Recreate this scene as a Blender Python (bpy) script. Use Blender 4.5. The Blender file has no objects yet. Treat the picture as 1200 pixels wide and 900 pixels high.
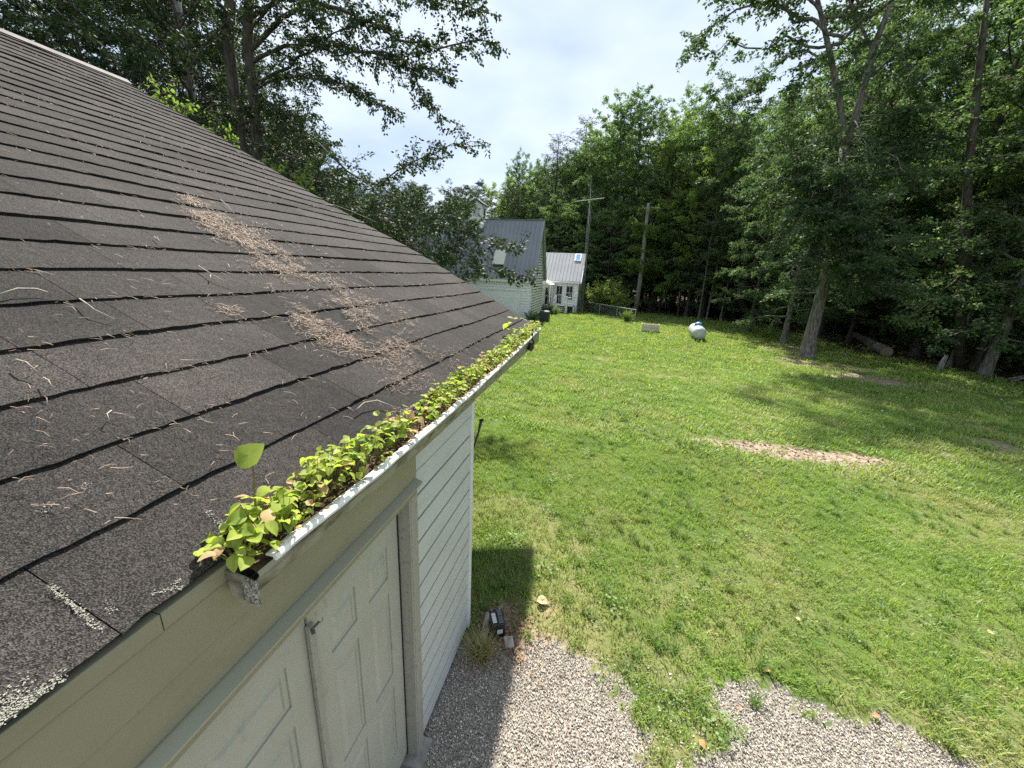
import bpy, math, random
import numpy as np
from mathutils import Vector, Matrix
R = math.radians
sc = bpy.context.scene
C = sc.collection

# ------------------------------------------------------------------ camera
EYE = np.array([0.0, 0.0, 3.5])
FPX = 450.0
_a = 0.048
_n = np.array([-_a, 1.0, -((323 - _a * 715) - 450 + _a * 600) / FPX]); _n /= np.linalg.norm(_n)
_y = np.array([715 - 600, 323 - 450, FPX]); _y /= np.linalg.norm(_y); _y -= _n * (_y @ _n); _y /= np.linalg.norm(_y)
_x = np.cross(_n, _y)
if _x[0] < 0: _x = -_x
W = np.array([_x, _y, -_n])            # rows: world axes seen by the camera
def ray(u, v): return W @ np.array([u - 600, v - 450, FPX])
def gnd(u, v, z=0.0):
    r = ray(u, v); return EYE + r * ((z - EYE[2]) / r[2])
def atY(u, v, Y): r = ray(u, v); return EYE + r * (Y / r[1])
def atX(u, v, X): r = ray(u, v); return EYE + r * (X / r[0])
cam = bpy.data.cameras.new('camera'); co = bpy.data.objects.new('camera', cam); C.objects.link(co)
cam.sensor_width = 36; cam.lens = FPX / 1200 * 36; cam.clip_start = 0.05; cam.clip_end = 3000
right, up, back = W[:, 0], -W[:, 1], -W[:, 2]
co.matrix_world = Matrix(((right[0], up[0], back[0], EYE[0]), (right[1], up[1], back[1], EYE[1]), (right[2], up[2], back[2], EYE[2]), (0, 0, 0, 1)))
sc.camera = co

# ------------------------------------------------------------------ sky, sun, exposure
SUN = Vector((-0.165, 0.70, 1.0)).normalized()
w = bpy.data.worlds.new('World'); sc.world = w; w.use_nodes = True
nt = w.node_tree; nt.nodes.clear()
def N(t, k, **kw):
    n = t.nodes.new(k)
    for a, b in kw.items():
        if a.startswith('i_'):
            key = a[2:]; n.inputs[int(key) if key.isdigit() else key.replace('_', ' ')].default_value = b
        else: setattr(n, a, b)
    return n
sky = N(nt, 'ShaderNodeTexSky', sky_type='NISHITA', sun_disc=False, sun_elevation=math.asin(SUN.z), sun_rotation=math.atan2(SUN.x, SUN.y))
bg1 = N(nt, 'ShaderNodeBackground', i_Strength=0.1); nt.links.new(sky.outputs[0], bg1.inputs[0])
tc = N(nt, 'ShaderNodeTexCoord'); mp = N(nt, 'ShaderNodeMapping'); mp.inputs['Scale'].default_value = (1.0, 1.0, 2.2)
nt.links.new(tc.outputs['Generated'], mp.inputs[0])
cn = N(nt, 'ShaderNodeTexNoise', i_Scale=2.6, i_Detail=6.0, i_Roughness=0.5); nt.links.new(mp.outputs[0], cn.inputs['Vector'])
cr = N(nt, 'ShaderNodeValToRGB'); nt.links.new(cn.outputs[0], cr.inputs[0])
cr.color_ramp.elements[0].position = 0.34; cr.color_ramp.elements[0].color = (0.48, 0.60, 0.80, 1)
cr.color_ramp.elements[1].position = 0.66; cr.color_ramp.elements[1].color = (0.80, 0.88, 0.98, 1)
bg2 = N(nt, 'ShaderNodeBackground', i_Strength=0.49); nt.links.new(cr.outputs[0], bg2.inputs[0])
mx = N(nt, 'ShaderNodeMixShader', i_0=0.88); nt.links.new(bg1.outputs[0], mx.inputs[1]); nt.links.new(bg2.outputs[0], mx.inputs[2])
wo = N(nt, 'ShaderNodeOutputWorld'); nt.links.new(mx.outputs[0], wo.inputs[0])
sl = bpy.data.lights.new('sun', 'SUN'); sl.energy = 4.8; sl.angle = R(1.6); sl.color = (1.0, 0.95, 0.86)
so = bpy.data.objects.new('sun', sl); C.objects.link(so); so.rotation_euler = SUN.to_track_quat('Z', 'Y').to_euler()
sc.view_settings.view_transform = 'Standard'; sc.view_settings.look = 'None'; sc.view_settings.gamma = 1
sc.view_settings.exposure = 1.30
sc.cycles.use_denoising = False
sc.cycles.max_bounces = 7; sc.cycles.diffuse_bounces = 4; sc.cycles.transmission_bounces = 4; sc.cycles.transparent_max_bounces = 6

# ------------------------------------------------------------------ noise
_rs = np.random.RandomState(5); _lat = _rs.rand(256, 256)
def vnoise(x, y):
    x = np.asarray(x, float); y = np.asarray(y, float)
    xi = np.floor(x).astype(int); yi = np.floor(y).astype(int); fx = x - xi; fy = y - yi
    fx = fx * fx * (3 - 2 * fx); fy = fy * fy * (3 - 2 * fy)
    g = lambda a, b: _lat[a & 255, b & 255]
    return (g(xi, yi) * (1 - fx) + g(xi + 1, yi) * fx) * (1 - fy) + (g(xi, yi + 1) * (1 - fx) + g(xi + 1, yi + 1) * fx) * fy
def fbm(x, y, o=4):
    s = 0; a = 0.5; t = 0
    for k in range(o): s = s + a * vnoise(x * 2 ** k + 17 * k, y * 2 ** k + 31 * k); t += a; a *= 0.5
    return s / t
def sstep(a, b, x):
    t = np.clip((x - a) / (b - a), 0, 1); return t * t * (3 - 2 * t)

# ------------------------------------------------------------------ materials
def mat(name, col=(.5, .5, .5), rough=0.7, metal=0.0, var=None, vscale=4.0, vdet=5.0, vdist=0.0, bump=0.0, bscale=30.0, coords='pos', spec=0.5, ramp=(0.35, 0.65), stretch=None):
    m = bpy.data.materials.new(name); m.use_nodes = True; t = m.node_tree; b = t.nodes['Principled BSDF']
    b.inputs['Base Color'].default_value = (*col, 1); b.inputs['Roughness'].default_value = rough; b.inputs['Metallic'].default_value = metal
    b.inputs['Specular IOR Level'].default_value = spec
    if coords == 'pos': g = N(t, 'ShaderNodeNewGeometry'); vec = g.outputs['Position']
    else: g = N(t, 'ShaderNodeTexCoord'); vec = g.outputs['Object']
    if stretch:
        q = N(t, 'ShaderNodeMapping'); q.inputs['Scale'].default_value = stretch; t.links.new(vec, q.inputs[0]); vec = q.outputs[0]
    if var:
        n = N(t, 'ShaderNodeTexNoise', i_Scale=vscale, i_Detail=vdet, i_Distortion=vdist); t.links.new(vec, n.inputs['Vector'])
        r = N(t, 'ShaderNodeValToRGB'); r.color_ramp.elements[0].position = ramp[0]; r.color_ramp.elements[1].position = ramp[1]
        r.color_ramp.elements[0].color = (*col, 1); r.color_ramp.elements[1].color = (*var, 1)
        t.links.new(n.outputs[0], r.inputs[0]); t.links.new(r.outputs[0], b.inputs['Base Color'])
    if bump:
        n2 = N(t, 'ShaderNodeTexNoise', i_Scale=bscale, i_Detail=4.0); t.links.new(vec, n2.inputs['Vector'])
        bp = N(t, 'ShaderNodeBump', i_Strength=min(1.0, bump * 20), i_Distance=bump); t.links.new(n2.outputs[0], bp.inputs['Height']); t.links.new(bp.outputs[0], b.inputs['Normal'])
    return m

def scuff(m, col, sc_=18, lo=.63, hi=.72, amt=.8, stretch=(1, 1, .45)):
    t = m.node_tree; b = t.nodes['Principled BSDF']; src = b.inputs['Base Color'].links[0].from_socket
    g = N(t, 'ShaderNodeNewGeometry'); q = N(t, 'ShaderNodeMapping'); q.inputs['Scale'].default_value = stretch; t.links.new(g.outputs['Position'], q.inputs[0])
    n = N(t, 'ShaderNodeTexNoise', i_Scale=sc_, i_Detail=10.0, i_Roughness=.65); t.links.new(q.outputs[0], n.inputs['Vector'])
    r = N(t, 'ShaderNodeValToRGB'); r.color_ramp.elements[0].position = lo; r.color_ramp.elements[1].position = hi; r.color_ramp.elements[0].color = (0, 0, 0, 1); r.color_ramp.elements[1].color = (amt, amt, amt, 1); t.links.new(n.outputs[0], r.inputs[0])
    x = N(t, 'ShaderNodeMix', data_type='RGBA'); t.links.new(r.outputs[0], x.inputs[0]); t.links.new(src, x.inputs[6]); x.inputs[7].default_value = (*col, 1); t.links.new(x.outputs[2], b.inputs['Base Color'])
def leafmat(name, c1, c2, trans=0.35, tcol=None, scale=1.2, rough=0.6, rnd=0.25, spec=0.22):
    """diffuse + translucent leaf, colour varied in clumps and per leaf"""
    m = bpy.data.materials.new(name); m.use_nodes = True; t = m.node_tree; b = t.nodes['Principled BSDF']; out = t.nodes['Material Output']
    g = N(t, 'ShaderNodeNewGeometry')
    n = N(t, 'ShaderNodeTexNoise', i_Scale=scale, i_Detail=3.0); t.links.new(g.outputs['Position'], n.inputs['Vector'])
    ad = N(t, 'ShaderNodeMath', operation='MULTIPLY_ADD'); t.links.new(g.outputs['Random Per Island'], ad.inputs[0]); ad.inputs[1].default_value = rnd; t.links.new(n.outputs[0], ad.inputs[2])
    oi = N(t, 'ShaderNodeObjectInfo')
    ad2 = N(t, 'ShaderNodeMath', operation='MULTIPLY_ADD'); t.links.new(oi.outputs['Random'], ad2.inputs[0]); ad2.inputs[1].default_value = 0.3; t.links.new(ad.outputs[0], ad2.inputs[2])
    r = N(t, 'ShaderNodeValToRGB'); t.links.new(ad2.outputs[0], r.inputs[0])
    r.color_ramp.elements[0].position = 0.48; r.color_ramp.elements[1].position = 1.0
    r.color_ramp.elements[0].color = (*c1, 1); r.color_ramp.elements[1].color = (*c2, 1)
    t.links.new(r.outputs[0], b.inputs['Base Color']); b.inputs['Roughness'].default_value = rough; b.inputs['Specular IOR Level'].default_value = spec
    tr = N(t, 'ShaderNodeBsdfTranslucent')
    mc = N(t, 'ShaderNodeMix', data_type='RGBA', blend_type='MULTIPLY'); mc.inputs[0].default_value = 1.0
    t.links.new(r.outputs[0], mc.inputs[6]); mc.inputs[7].default_value = (*(tcol or (1.35, 1.55, 0.75)), 1)
    t.links.new(mc.outputs[2], tr.inputs[0])
    ms = N(t, 'ShaderNodeMixShader', i_0=trans); t.links.new(b.outputs[0], ms.inputs[1]); t.links.new(tr.outputs[0], ms.inputs[2]); t.links.new(ms.outputs[0], out.inputs[0])
    return m

M = {}
M['leaf_mid'] = leafmat('leaf_mid', (0.080, 0.130, 0.052), (0.175, 0.250, 0.105), trans=0.45)
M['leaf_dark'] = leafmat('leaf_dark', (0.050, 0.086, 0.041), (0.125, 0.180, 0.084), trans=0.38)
M['leaf_yellow'] = leafmat('leaf_yellow', (0.10, 0.15, 0.035), (0.23, 0.30, 0.08), trans=0.48)
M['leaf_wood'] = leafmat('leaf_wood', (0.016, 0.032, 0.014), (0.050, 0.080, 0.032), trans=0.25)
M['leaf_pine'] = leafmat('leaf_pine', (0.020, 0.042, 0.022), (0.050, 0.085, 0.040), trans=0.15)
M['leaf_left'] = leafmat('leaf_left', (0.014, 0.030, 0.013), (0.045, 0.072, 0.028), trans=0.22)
M['seedling'] = leafmat('seedling', (0.13, 0.22, 0.030), (0.34, 0.40, 0.075), trans=0.45, tcol=(1.5, 1.6, 0.9), scale=14, rnd=0.5, rough=0.5)
M['seedling_dry'] = leafmat('seedling_dry', (0.26, 0.17, 0.09), (0.45, 0.32, 0.16), trans=0.25, tcol=(1.3, 1.2, 0.9), scale=20, rnd=0.4)
M['stem'] = mat('green_stem', (0.14, 0.13, 0.04), 0.6)
def barkmat(name, c1, c2, c3):
    m = mat(name, c1, 0.9, var=c2, vscale=5, vdet=8, bump=0.02, bscale=14, stretch=(3, 3, 0.6), spec=0.2)
    return m
M['bark'] = barkmat('bark', (0.045, 0.038, 0.030), (0.12, 0.105, 0.085), 0)
M['bark_grey'] = barkmat('bark_grey', (0.10, 0.09, 0.075), (0.26, 0.24, 0.21), 0)
M['bark_pale'] = barkmat('bark_pale', (0.16, 0.15, 0.13), (0.38, 0.36, 0.32), 0)
M['bark_oak'] = barkmat('bark_oak', (0.075, 0.068, 0.058), (0.24, 0.22, 0.195), 0)
M['bark_birch'] = mat('bark_birch', (0.06, 0.05, 0.045), 0.8, var=(0.40, 0.38, 0.35), vscale=3.5, vdet=6, stretch=(1, 1, 1.3), ramp=(0.42, 0.56))

# ------------------------------------------------------------------ mesh tools
class MB:
    def __init__(s): s.v = []; s.f = []; s.mi = []
    def add(s, vs, fs, mi=0):
        o = len(s.v); s.v += [tuple(map(float, p)) for p in vs]; s.f += [tuple(i + o for i in f) for f in fs]; s.mi += [mi] * len(fs); return s
    def box(s, x0, x1, y0, y1, z0, z1, mi=0):
        v = [(x, y, z) for z in (z0, z1) for y in (y0, y1) for x in (x0, x1)]
        return s.add(v, [(0, 2, 3, 1), (4, 5, 7, 6), (0, 1, 5, 4), (2, 6, 7, 3), (0, 4, 6, 2), (1, 3, 7, 5)], mi)
    def obox(s, c, ax, ay, az, mi=0):
        c, ax, ay, az = map(lambda q: np.array(q, float), (c, ax, ay, az))
        v = [c + i * ax + j * ay + k * az for k in (-1, 1) for j in (-1, 1) for i in (-1, 1)]
        return s.add(v, [(0, 2, 3, 1), (4, 5, 7, 6), (0, 1, 5, 4), (2, 6, 7, 3), (0, 4, 6, 2), (1, 3, 7, 5)], mi)
    def bar(s, a, b, w_, h_=None, mi=0, upv=(0, 0, 1)):
        a = np.array(a, float); b = np.array(b, float); d = b - a; L = np.linalg.norm(d); d = d / L; u_ = np.array(upv, float)
        if abs(d @ u_) > 0.95: u_ = np.array((0, 1, 0.0))
        r_ = np.cross(d, u_); r_ /= np.linalg.norm(r_); u2 = np.cross(r_, d); h_ = h_ or w_
        return s.obox((a + b) / 2, d * L / 2, r_ * w_ / 2, u2 * h_ / 2, mi)
    def tube(s, pts, rad, n=6, cap=True, mi=0):
        pts = [np.array(p, float) for p in pts]; K = len(pts)
        if np.isscalar(rad): rad = [rad] * K
        o = len(s.v); pr = None
        for i, p in enumerate(pts):
            d = pts[min(i + 1, K - 1)] - pts[max(i - 1, 0)]; d = d / (np.linalg.norm(d) + 1e-9)
            if pr is None:
                a = np.array((1.0, 0, 0)) if abs(d[0]) < 0.8 else np.array((0, 1.0, 0)); pr = np.cross(d, a)
            pr = pr - d * (pr @ d); pr /= (np.linalg.norm(pr) + 1e-9); q = np.cross(d, pr)
            for k in range(n):
                t = 2 * math.pi * k / n; s.v.append(tuple(p + rad[i] * (math.cos(t) * pr + math.sin(t) * q)))
        for i in range(K - 1):
            for k in range(n):
                a = o + i * n + k; b = o + i * n + (k + 1) % n; s.f.append((a, b, b + n, a + n)); s.mi.append(mi)
        if cap:
            s.f.append(tuple(o + k for k in range(n))[::-1]); s.f.append(tuple(o + (K - 1) * n + k for k in range(n))); s.mi += [mi, mi]
        return s
    def poly(s, pts, mi=0): return s.add(pts, [tuple(range(len(pts)))], mi)
    def prism(s, pts, ext, mi=0):
        n = len(pts); e = np.array(ext, float); p2 = [np.array(p, float) + e for p in pts]
        return s.add(list(pts) + p2, [tuple(range(n))[::-1], tuple(range(n, 2 * n))] + [(i, (i + 1) % n, (i + 1) % n + n, i + n) for i in range(n)], mi)
    def mesh(s, name, mats, smooth=False):
        me = bpy.data.meshes.new(name); me.from_pydata(s.v, [], s.f)
        for m in (mats if isinstance(mats, (list, tuple)) else [mats]): me.materials.append(m)
        if any(s.mi): me.polygons.foreach_set('material_index', s.mi)
        if smooth: me.polygons.foreach_set('use_smooth', [True] * len(me.polygons))
        me.update(); return me
    def build(s, name, mats, parent=None, smooth=False, bevel=0):
        o = link(name, s.mesh(name, mats, smooth), parent)
        if bevel:
            b = o.modifiers.new('bevel', 'BEVEL'); b.width = bevel; b.segments = 2; b.limit_method = 'ANGLE'
        return o
def link(name, me, parent=None):
    o = bpy.data.objects.new(name, me); C.objects.link(o)
    if parent is not None: o.parent = parent
    return o
def tag(o, label=None, cat=None, group=None, kind=None):
    if label: o['label'] = label
    if cat: o['category'] = cat
    if group: o['group'] = group
    if kind: o['kind'] = kind
    return o
def thing(name, label, cat, loc=(0, 0, 0), rz=0, group=None):
    o = bpy.data.objects.new(name, None); C.objects.link(o); o.location = loc; o.rotation_euler = (0, 0, rz); o.empty_display_size = 0.2
    bpy.context.view_layer.update() if False else None
    return tag(o, label, cat, group)
def bpart(mb, name, mats, parent, smooth=False, bevel=0):
    """build a part from world coordinates under a thing standing at parent.location (unrotated)"""
    o = mb.build(name, mats, parent, smooth, bevel)
    if parent is not None:
        root = parent; off = Vector((0, 0, 0))
        while root is not None: off += root.location; root = root.parent
        o.location = -off
    return o
def quads_mesh(name, V, m, smooth=False, per=4):
    """V: (N*per,3) array of faces with `per` corners each"""
    n = len(V); me = bpy.data.meshes.new(name); me.vertices.add(n); me.vertices.foreach_set('co', V.astype(np.float32).ravel())
    me.loops.add(n); me.loops.foreach_set('vertex_index', np.arange(n, dtype=np.int32))
    me.polygons.add(n // per); me.polygons.foreach_set('loop_start', np.arange(0, n, per, dtype=np.int32)); me.polygons.foreach_set('loop_total', np.full(n // per, per, dtype=np.int32))
    for k in (m if isinstance(m, (list, tuple)) else [m]): me.materials.append(k)
    me.update(); me.validate(); return me
def nrm(a): return a / (np.linalg.norm(a, axis=-1, keepdims=True) + 1e-9)
def leaf_quads(P, D, U, L, Wd, fold=0.25):
    """rhombic leaf: base, side, tip, side; D along, U normal-ish"""
    D = nrm(D); S = nrm(np.cross(D, U)); Nn = np.cross(S, D); L = np.asarray(L).reshape(-1, 1); Wd = np.asarray(Wd).reshape(-1, 1)
    a = P; c = P + D * L; m = P + D * L * 0.45
    b = m + S * Wd * 0.5 + Nn * Wd * fold; d = m - S * Wd * 0.5 + Nn * Wd * fold
    return np.stack([a, b, c, d], 1).reshape(-1, 3)

# ------------------------------------------------------------------ trees
class Tree:
    def __init__(s, seed): s.r = np.random.RandomState(seed); s.w = MB(); s.c = MB(); s.P = []; s.D = []; s.S = []
    def spline(s, P, r0, **k):
        P = [np.array(p, float) for p in P]; Q = [2 * P[0] - P[1]] + P + [2 * P[-1] - P[-2]]; out = []
        for i in range(1, len(Q) - 2):
            n = max(3, int(np.linalg.norm(Q[i + 1] - Q[i]) / 0.45))
            for j in range(n):
                u = j / n; out.append(.5 * (2 * Q[i] + (Q[i + 1] - Q[i - 1]) * u + (2 * Q[i - 1] - 5 * Q[i] + 4 * Q[i + 1] - Q[i + 2]) * u * u + (3 * Q[i] - Q[i - 1] - 3 * Q[i + 1] + Q[i + 2]) * u ** 3))
        out.append(Q[-2]); out = [p + (s.r.randn(3) * .035 if 0 < i < len(out) - 1 else 0) for i, p in enumerate(out)]
        return s.limb(out[0], out[-1], r0, path=out, **k)
    def limb(s, p0, p1, r0, twig=1.3, step=0.45, nl=9, ls=0.16, sag=0.0, sides=5, start=0.25, wob=0.12, ends=True, sub=2, flat=0.35, path=None):
        r = s.r; p0 = np.array(p0, float); p1 = np.array(p1, float); d = p1 - p0; L = np.linalg.norm(d)
        k = max(3, int(L / 0.8) + 2); ts = np.linspace(0, 1, k)
        pts = [p0 + d * t + np.array([0, 0, 1.0]) * (sag * 4 * t * (1 - t)) + (r.randn(3) * wob * min(L, 5) * 0.25 * (0 if t in (0, 1) else 1)) for t in ts]
        if path is not None: pts = path; k = len(pts); ts = np.linspace(0, 1, k); L = sum(np.linalg.norm(pts[i + 1] - pts[i]) for i in range(k - 1))
        rad = [max(r0 * (1 - 0.85 * t), 0.006) for t in ts]
        s.w.tube(pts, rad, sides, False)
        A = np.array(pts); dn = d / (L + 1e-9)
        n = int(L * (1 - start) / step) + 1
        for i in range(n):
            t = start + (1 - start) * (i + r.rand()) / n; x = t * (k - 1); j = min(int(x), k - 2); p = A[j] + (A[j + 1] - A[j]) * (x - j); dn = (A[j + 1] - A[j]) / (np.linalg.norm(A[j + 1] - A[j]) + 1e-9)
            side = np.cross(dn, [0, 0, 1]); side = side / (np.linalg.norm(side) + 1e-6)
            if np.linalg.norm(side) < 0.3: a = r.rand() * 6.28; side = np.array([math.cos(a), math.sin(a), 0])
            sg = 1 if (i % 2) else -1
            dr = dn * (0.55 + 0.5 * r.rand()) + side * sg * (0.5 + r.rand()) + np.array([0, 0, r.randn() * flat + 0.05]); dr /= np.linalg.norm(dr)
            s.twig(p, dr, twig * (1 - 0.45 * t) * (0.6 + 0.7 * r.rand()), nl, ls, sub, flat)
        if ends: s.twig(A[-1], dn, twig * 0.6, nl, ls, sub, flat)
        return A
    def twig(s, p, d, L, nl, ls, sub, flat):
        r = s.r; k = 4; q = p.copy(); pts = [q.copy()]; dd = d.copy()
        for i in range(k):
            dd = dd + r.randn(3) * 0.16 + np.array([0, 0, -0.05]); dd /= np.linalg.norm(dd); q = q + dd * L / k; pts.append(q.copy())
        s.w.tube(pts, [0.012, 0.009, 0.007, 0.005, 0.003], 3, False)
        if sub > 0:
            for i in range(sub):
                b = pts[1 + r.randint(3)]; e = dd * 0.6 + r.randn(3) * np.array([0.8, 0.8, flat]); e /= np.linalg.norm(e) + 1e-6
                s.twig(b, e, L * (0.45 + 0.25 * r.rand()), nl, ls, 0, flat)
        A = np.array(pts); t = r.rand(nl) * (k - 0.01) * 0.85 + k * 0.15; j = t.astype(int).clip(0, k - 1); f = (t - j)[:, None]
        P = A[j] + (A[j + 1] - A[j]) * f; D = r.randn(nl, 3) * np.array([1, 1, 0.45]) + dd * 0.7 + np.array([0, 0, -0.25])
        D = nrm(D); P = P + D * ls * 0.3 + r.randn(nl, 3) * ls * 0.35
        s.P.append(P); s.D.append(D); s.S.append(ls * (0.65 + 0.6 * r.rand(nl)))
    def trunk(s, pts, rad, sides=10, flare=True):
        s.w.tube(pts, rad, sides, True)
    def meshes(s, name, bark, leaf, asp=0.62, narrow=None):
        P = np.concatenate(s.P); D = np.concatenate(s.D); S = np.concatenate(s.S); n = len(P)
        U = s.r.randn(n, 3) * 0.85 + np.array([0, 0, 0.75])
        V = leaf_quads(P, D, U, S, S * asp, 0.12)
        a = s.w.mesh(name + '_wood', bark, True); b = quads_mesh(name + '_leaves', V, leaf)
        return a, b

def broadleaf(seed, h, cb, cr, nb, lean=(0, 0), r0=0.22, ls=0.18, top=0.9, low=0.5, leafy=9, twig=1.5, step=0.5, bark=None, leaf=None, name='tree', flat=0.35, el=(5, 60)):
    t = Tree(seed); r = t.r
    K = 9; pts = []; off = np.zeros(3)
    for i in range(K):
        f = i / (K - 1); off = off + r.randn(3) * np.array([0.10, 0.10, 0]) * (h / 16)
        pts.append(np.array([lean[0] * f, lean[1] * f, h * f * 0.97]) + off * f)
    rad = [r0 * (1.0 - 0.93 * (i / (K - 1)) ** 0.9) for i in range(K)]
    pts2 = [pts[0] - np.array([0, 0, 0.25]), pts[0] + np.array([0, 0, 0.12]), pts[0] + (pts[1] - pts[0]) * 0.3] + pts[1:]
    rad2 = [r0 * 1.7, r0 * 1.35, r0 * 1.05] + rad[1:]
    t.trunk(pts2, rad2)
    A = np.array(pts); ang = r.rand() * 6.28
    for i in range(nb):
        f = (i + 0.6 * r.rand()) / nb; z = cb + (h - cb) * f; x = z / (h * 0.97) * (K - 1); j = min(int(x), K - 2); p = A[j] + (A[j + 1] - A[j]) * min(1, x - j)
        ang += 2.4 + r.randn() * 0.3
        prof = (low + (1 - low) * min(1, f / 0.35)) if f < 0.35 else math.sqrt(max(0.02, 1 - ((f - 0.35) / 0.70) ** 2 * top))
        Lb = cr * prof * (0.75 + 0.45 * r.rand()); e = R(el[0] + (el[1] - el[0]) * f + r.randn() * 7)
        d = np.array([math.cos(ang) * math.cos(e), math.sin(ang) * math.cos(e), math.sin(e)])
        t.limb(p, p + d * Lb, max(0.02, r0 * 0.38 * (1 - 0.7 * f)), twig=twig, step=step, nl=leafy, ls=ls, sag=0.06 * Lb, flat=flat)
    t.twig(A[-1], np.array([0, 0, 1.0]), 0.9, leafy, ls, 2, flat)
    return t.meshes(name, bark or M['bark'], leaf or M['leaf_mid'])

def pine(seed, h, cb, cr, r0=0.2, name='pine'):
    t = Tree(seed); r = t.r
    t.trunk([(0, 0, -0.2), (0, 0, 0.15), (0.1, 0, h * 0.5), (0, 0.1, h)], [r0 * 1.4, r0 * 1.1, r0 * 0.6, 0.03], 8)
    z = cb
    while z < h:
        f = (z - cb) / (h - cb); n = 5 if f < 0.8 else 4; a0 = r.rand() * 6.28
        for k in range(n):
            a = a0 + k * 6.28 / n + r.randn() * 0.2; Lb = cr * (1 - f) ** 0.75 * (0.6 + 0.6 * r.rand()) + 0.35; e = R(8 + 30 * f + r.randn() * 8)
            d = np.array([math.cos(a) * math.cos(e), math.sin(a) * math.cos(e), math.sin(e)])
            t.limb(np.array([0.05, 0.05, z]), np.array([0.05, 0.05, z]) + d * Lb, 0.035, twig=0.85, step=0.32, nl=12, ls=0.24, sag=0.0, sides=4, start=0.3, sub=1, flat=0.2)
        z += 0.75 + 0.4 * r.rand()
    return t.meshes(name, M['bark'], M['leaf_pine'], asp=0.22)

def shrub(seed, h, rr, n=26, ls=0.12, leaf=None, name='shrub'):
    t = Tree(seed); r = t.r
    for i in range(n):
        a = r.rand() * 6.28; q = math.sqrt(r.rand()); hh = h * (0.55 + 0.5 * r.rand()) * (1 - 0.35 * q)
        t.limb((math.cos(a) * 0.1, math.sin(a) * 0.1, 0), (math.cos(a) * rr * q, math.sin(a) * rr * q, hh), 0.02, twig=0.6, step=0.22, nl=8, ls=ls, sag=0.1, sides=4, start=0.15, sub=1)
    return t.meshes(name, M['bark'], leaf or M['leaf_mid'])

def plant_tree(meshes, name, label, cat, x, y, rz=0, sc_=1.0, group=None, z=0.0, crown='crown', trunk='trunk', szz=None):
    o = thing(name, label, cat, (x, y, z), rz, group); o.scale = (sc_, sc_, szz or sc_)
    link(trunk, meshes[0], o); link(crown, meshes[1], o)
    return o

# ------------------------------------------------------------------ ground masks
def inpoly(x, y, P):
    c = np.zeros(np.shape(x), bool); n = len(P)
    for i in range(n):
        x1, y1 = P[i]; x2, y2 = P[(i + 1) % n]
        k = ((y1 > y) != (y2 > y)) & (x < (x2 - x1) * (y - y1) / ((y2 - y1) + 1e-12) + x1); c ^= k
    return c
def polyw(px): return [tuple(gnd(u, v)[:2]) for u, v in px]
G1 = polyw([(552, 752), (585, 765), (610, 762), (640, 757), (665, 765), (692, 768), (715, 800), (742, 842), (765, 870), (768, 899)]) + [(0.75, 1.2), (0.75, -6), (-1.4, -6), (-1.4, 2.5)]
G2 = polyw([(822, 796), (905, 810), (950, 830), (1010, 835), (1075, 846), (1130, 868), (1190, 890)]) + [(4.6, 2.7), (7.5, 1.6), (9, -6), (0.85, -6), (0.85, 1.25)] + polyw([(795, 885), (850, 874), (868, 850), (842, 822)])
DIRT = [((930, 531), 2.0, 0.40, 1.0), ((850, 521), 0.8, 0.22, 1.0), ((1005, 537), 0.85, 0.32, 1.0), ((1020, 445), 1.7, 0.9, 0.9), ((985, 430), 1.5, 1.0, 0.75), ((1040, 450), 0.9, 0.5, 1.0), ((1165, 520), 0.5, 0.5, 0.8), ((945, 425), 1.5, 1.6, 0.8), ((918, 408), 1.8, 2.0, 0.6), ((1010, 400), 3.0, 1.0, 0.4),
        ((585, 735), 0.24, 0.34, 0.9), ((640, 760), 0.35, 0.2, 0.55), ((600, 762), 0.3, 0.15, 0.9)]
STRAW = [((770, 440), 1.1, 0.5, 0.8), ((705, 421), 0.7, 0.4, 0.8), ((745, 500), 1.6, 0.12, 0.35), ((800, 515), 1.2, 0.12, 0.4), ((875, 420), 0.9, 0.6, 0.8), ((1055, 495), 0.35, 0.2, 0.9), ((640, 480), 1.5, 0.14, 0.25), ((660, 730), 0.6, 0.8, 0.6), ((650, 650), 0.5, 0.7, 0.5), ((1000, 465), 1.0, 0.4, 0.3), ((1190, 770), 0.3, 0.2, 0.6), ((810, 445), 1.2, 0.4, 0.6), ((640, 715), 0.12, 0.12, 1.0), ((820, 700), 0.9, 0.5, 0.35), ((1050, 480), 1.6, 0.5, 0.35)]
def patches(x, y, L, nz):
    s = np.zeros(np.shape(x))
    for (c, rx, ry, st) in L:
        g = gnd(*c); d = np.sqrt(((x - g[0]) / rx) ** 2 + ((y - g[1]) / ry) ** 2) + (nz - 0.5) * 1.1
        s = np.maximum(s, st * (1 - sstep(0.65, 1.15, d)))
    return s
EDGE = [(60, -60), (21.5, 0), (19.3, 12), (17.0, 20.5), (15.2, 23.5), (14.2, 28), (12.5, 35), (9.0, 39.5), (4.0, 41.2), (-3, 42.5), (-12, 44), (-60, 46)]
FOREST = EDGE + [(-60, 200), (200, 200), (200, -60)]
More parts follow.
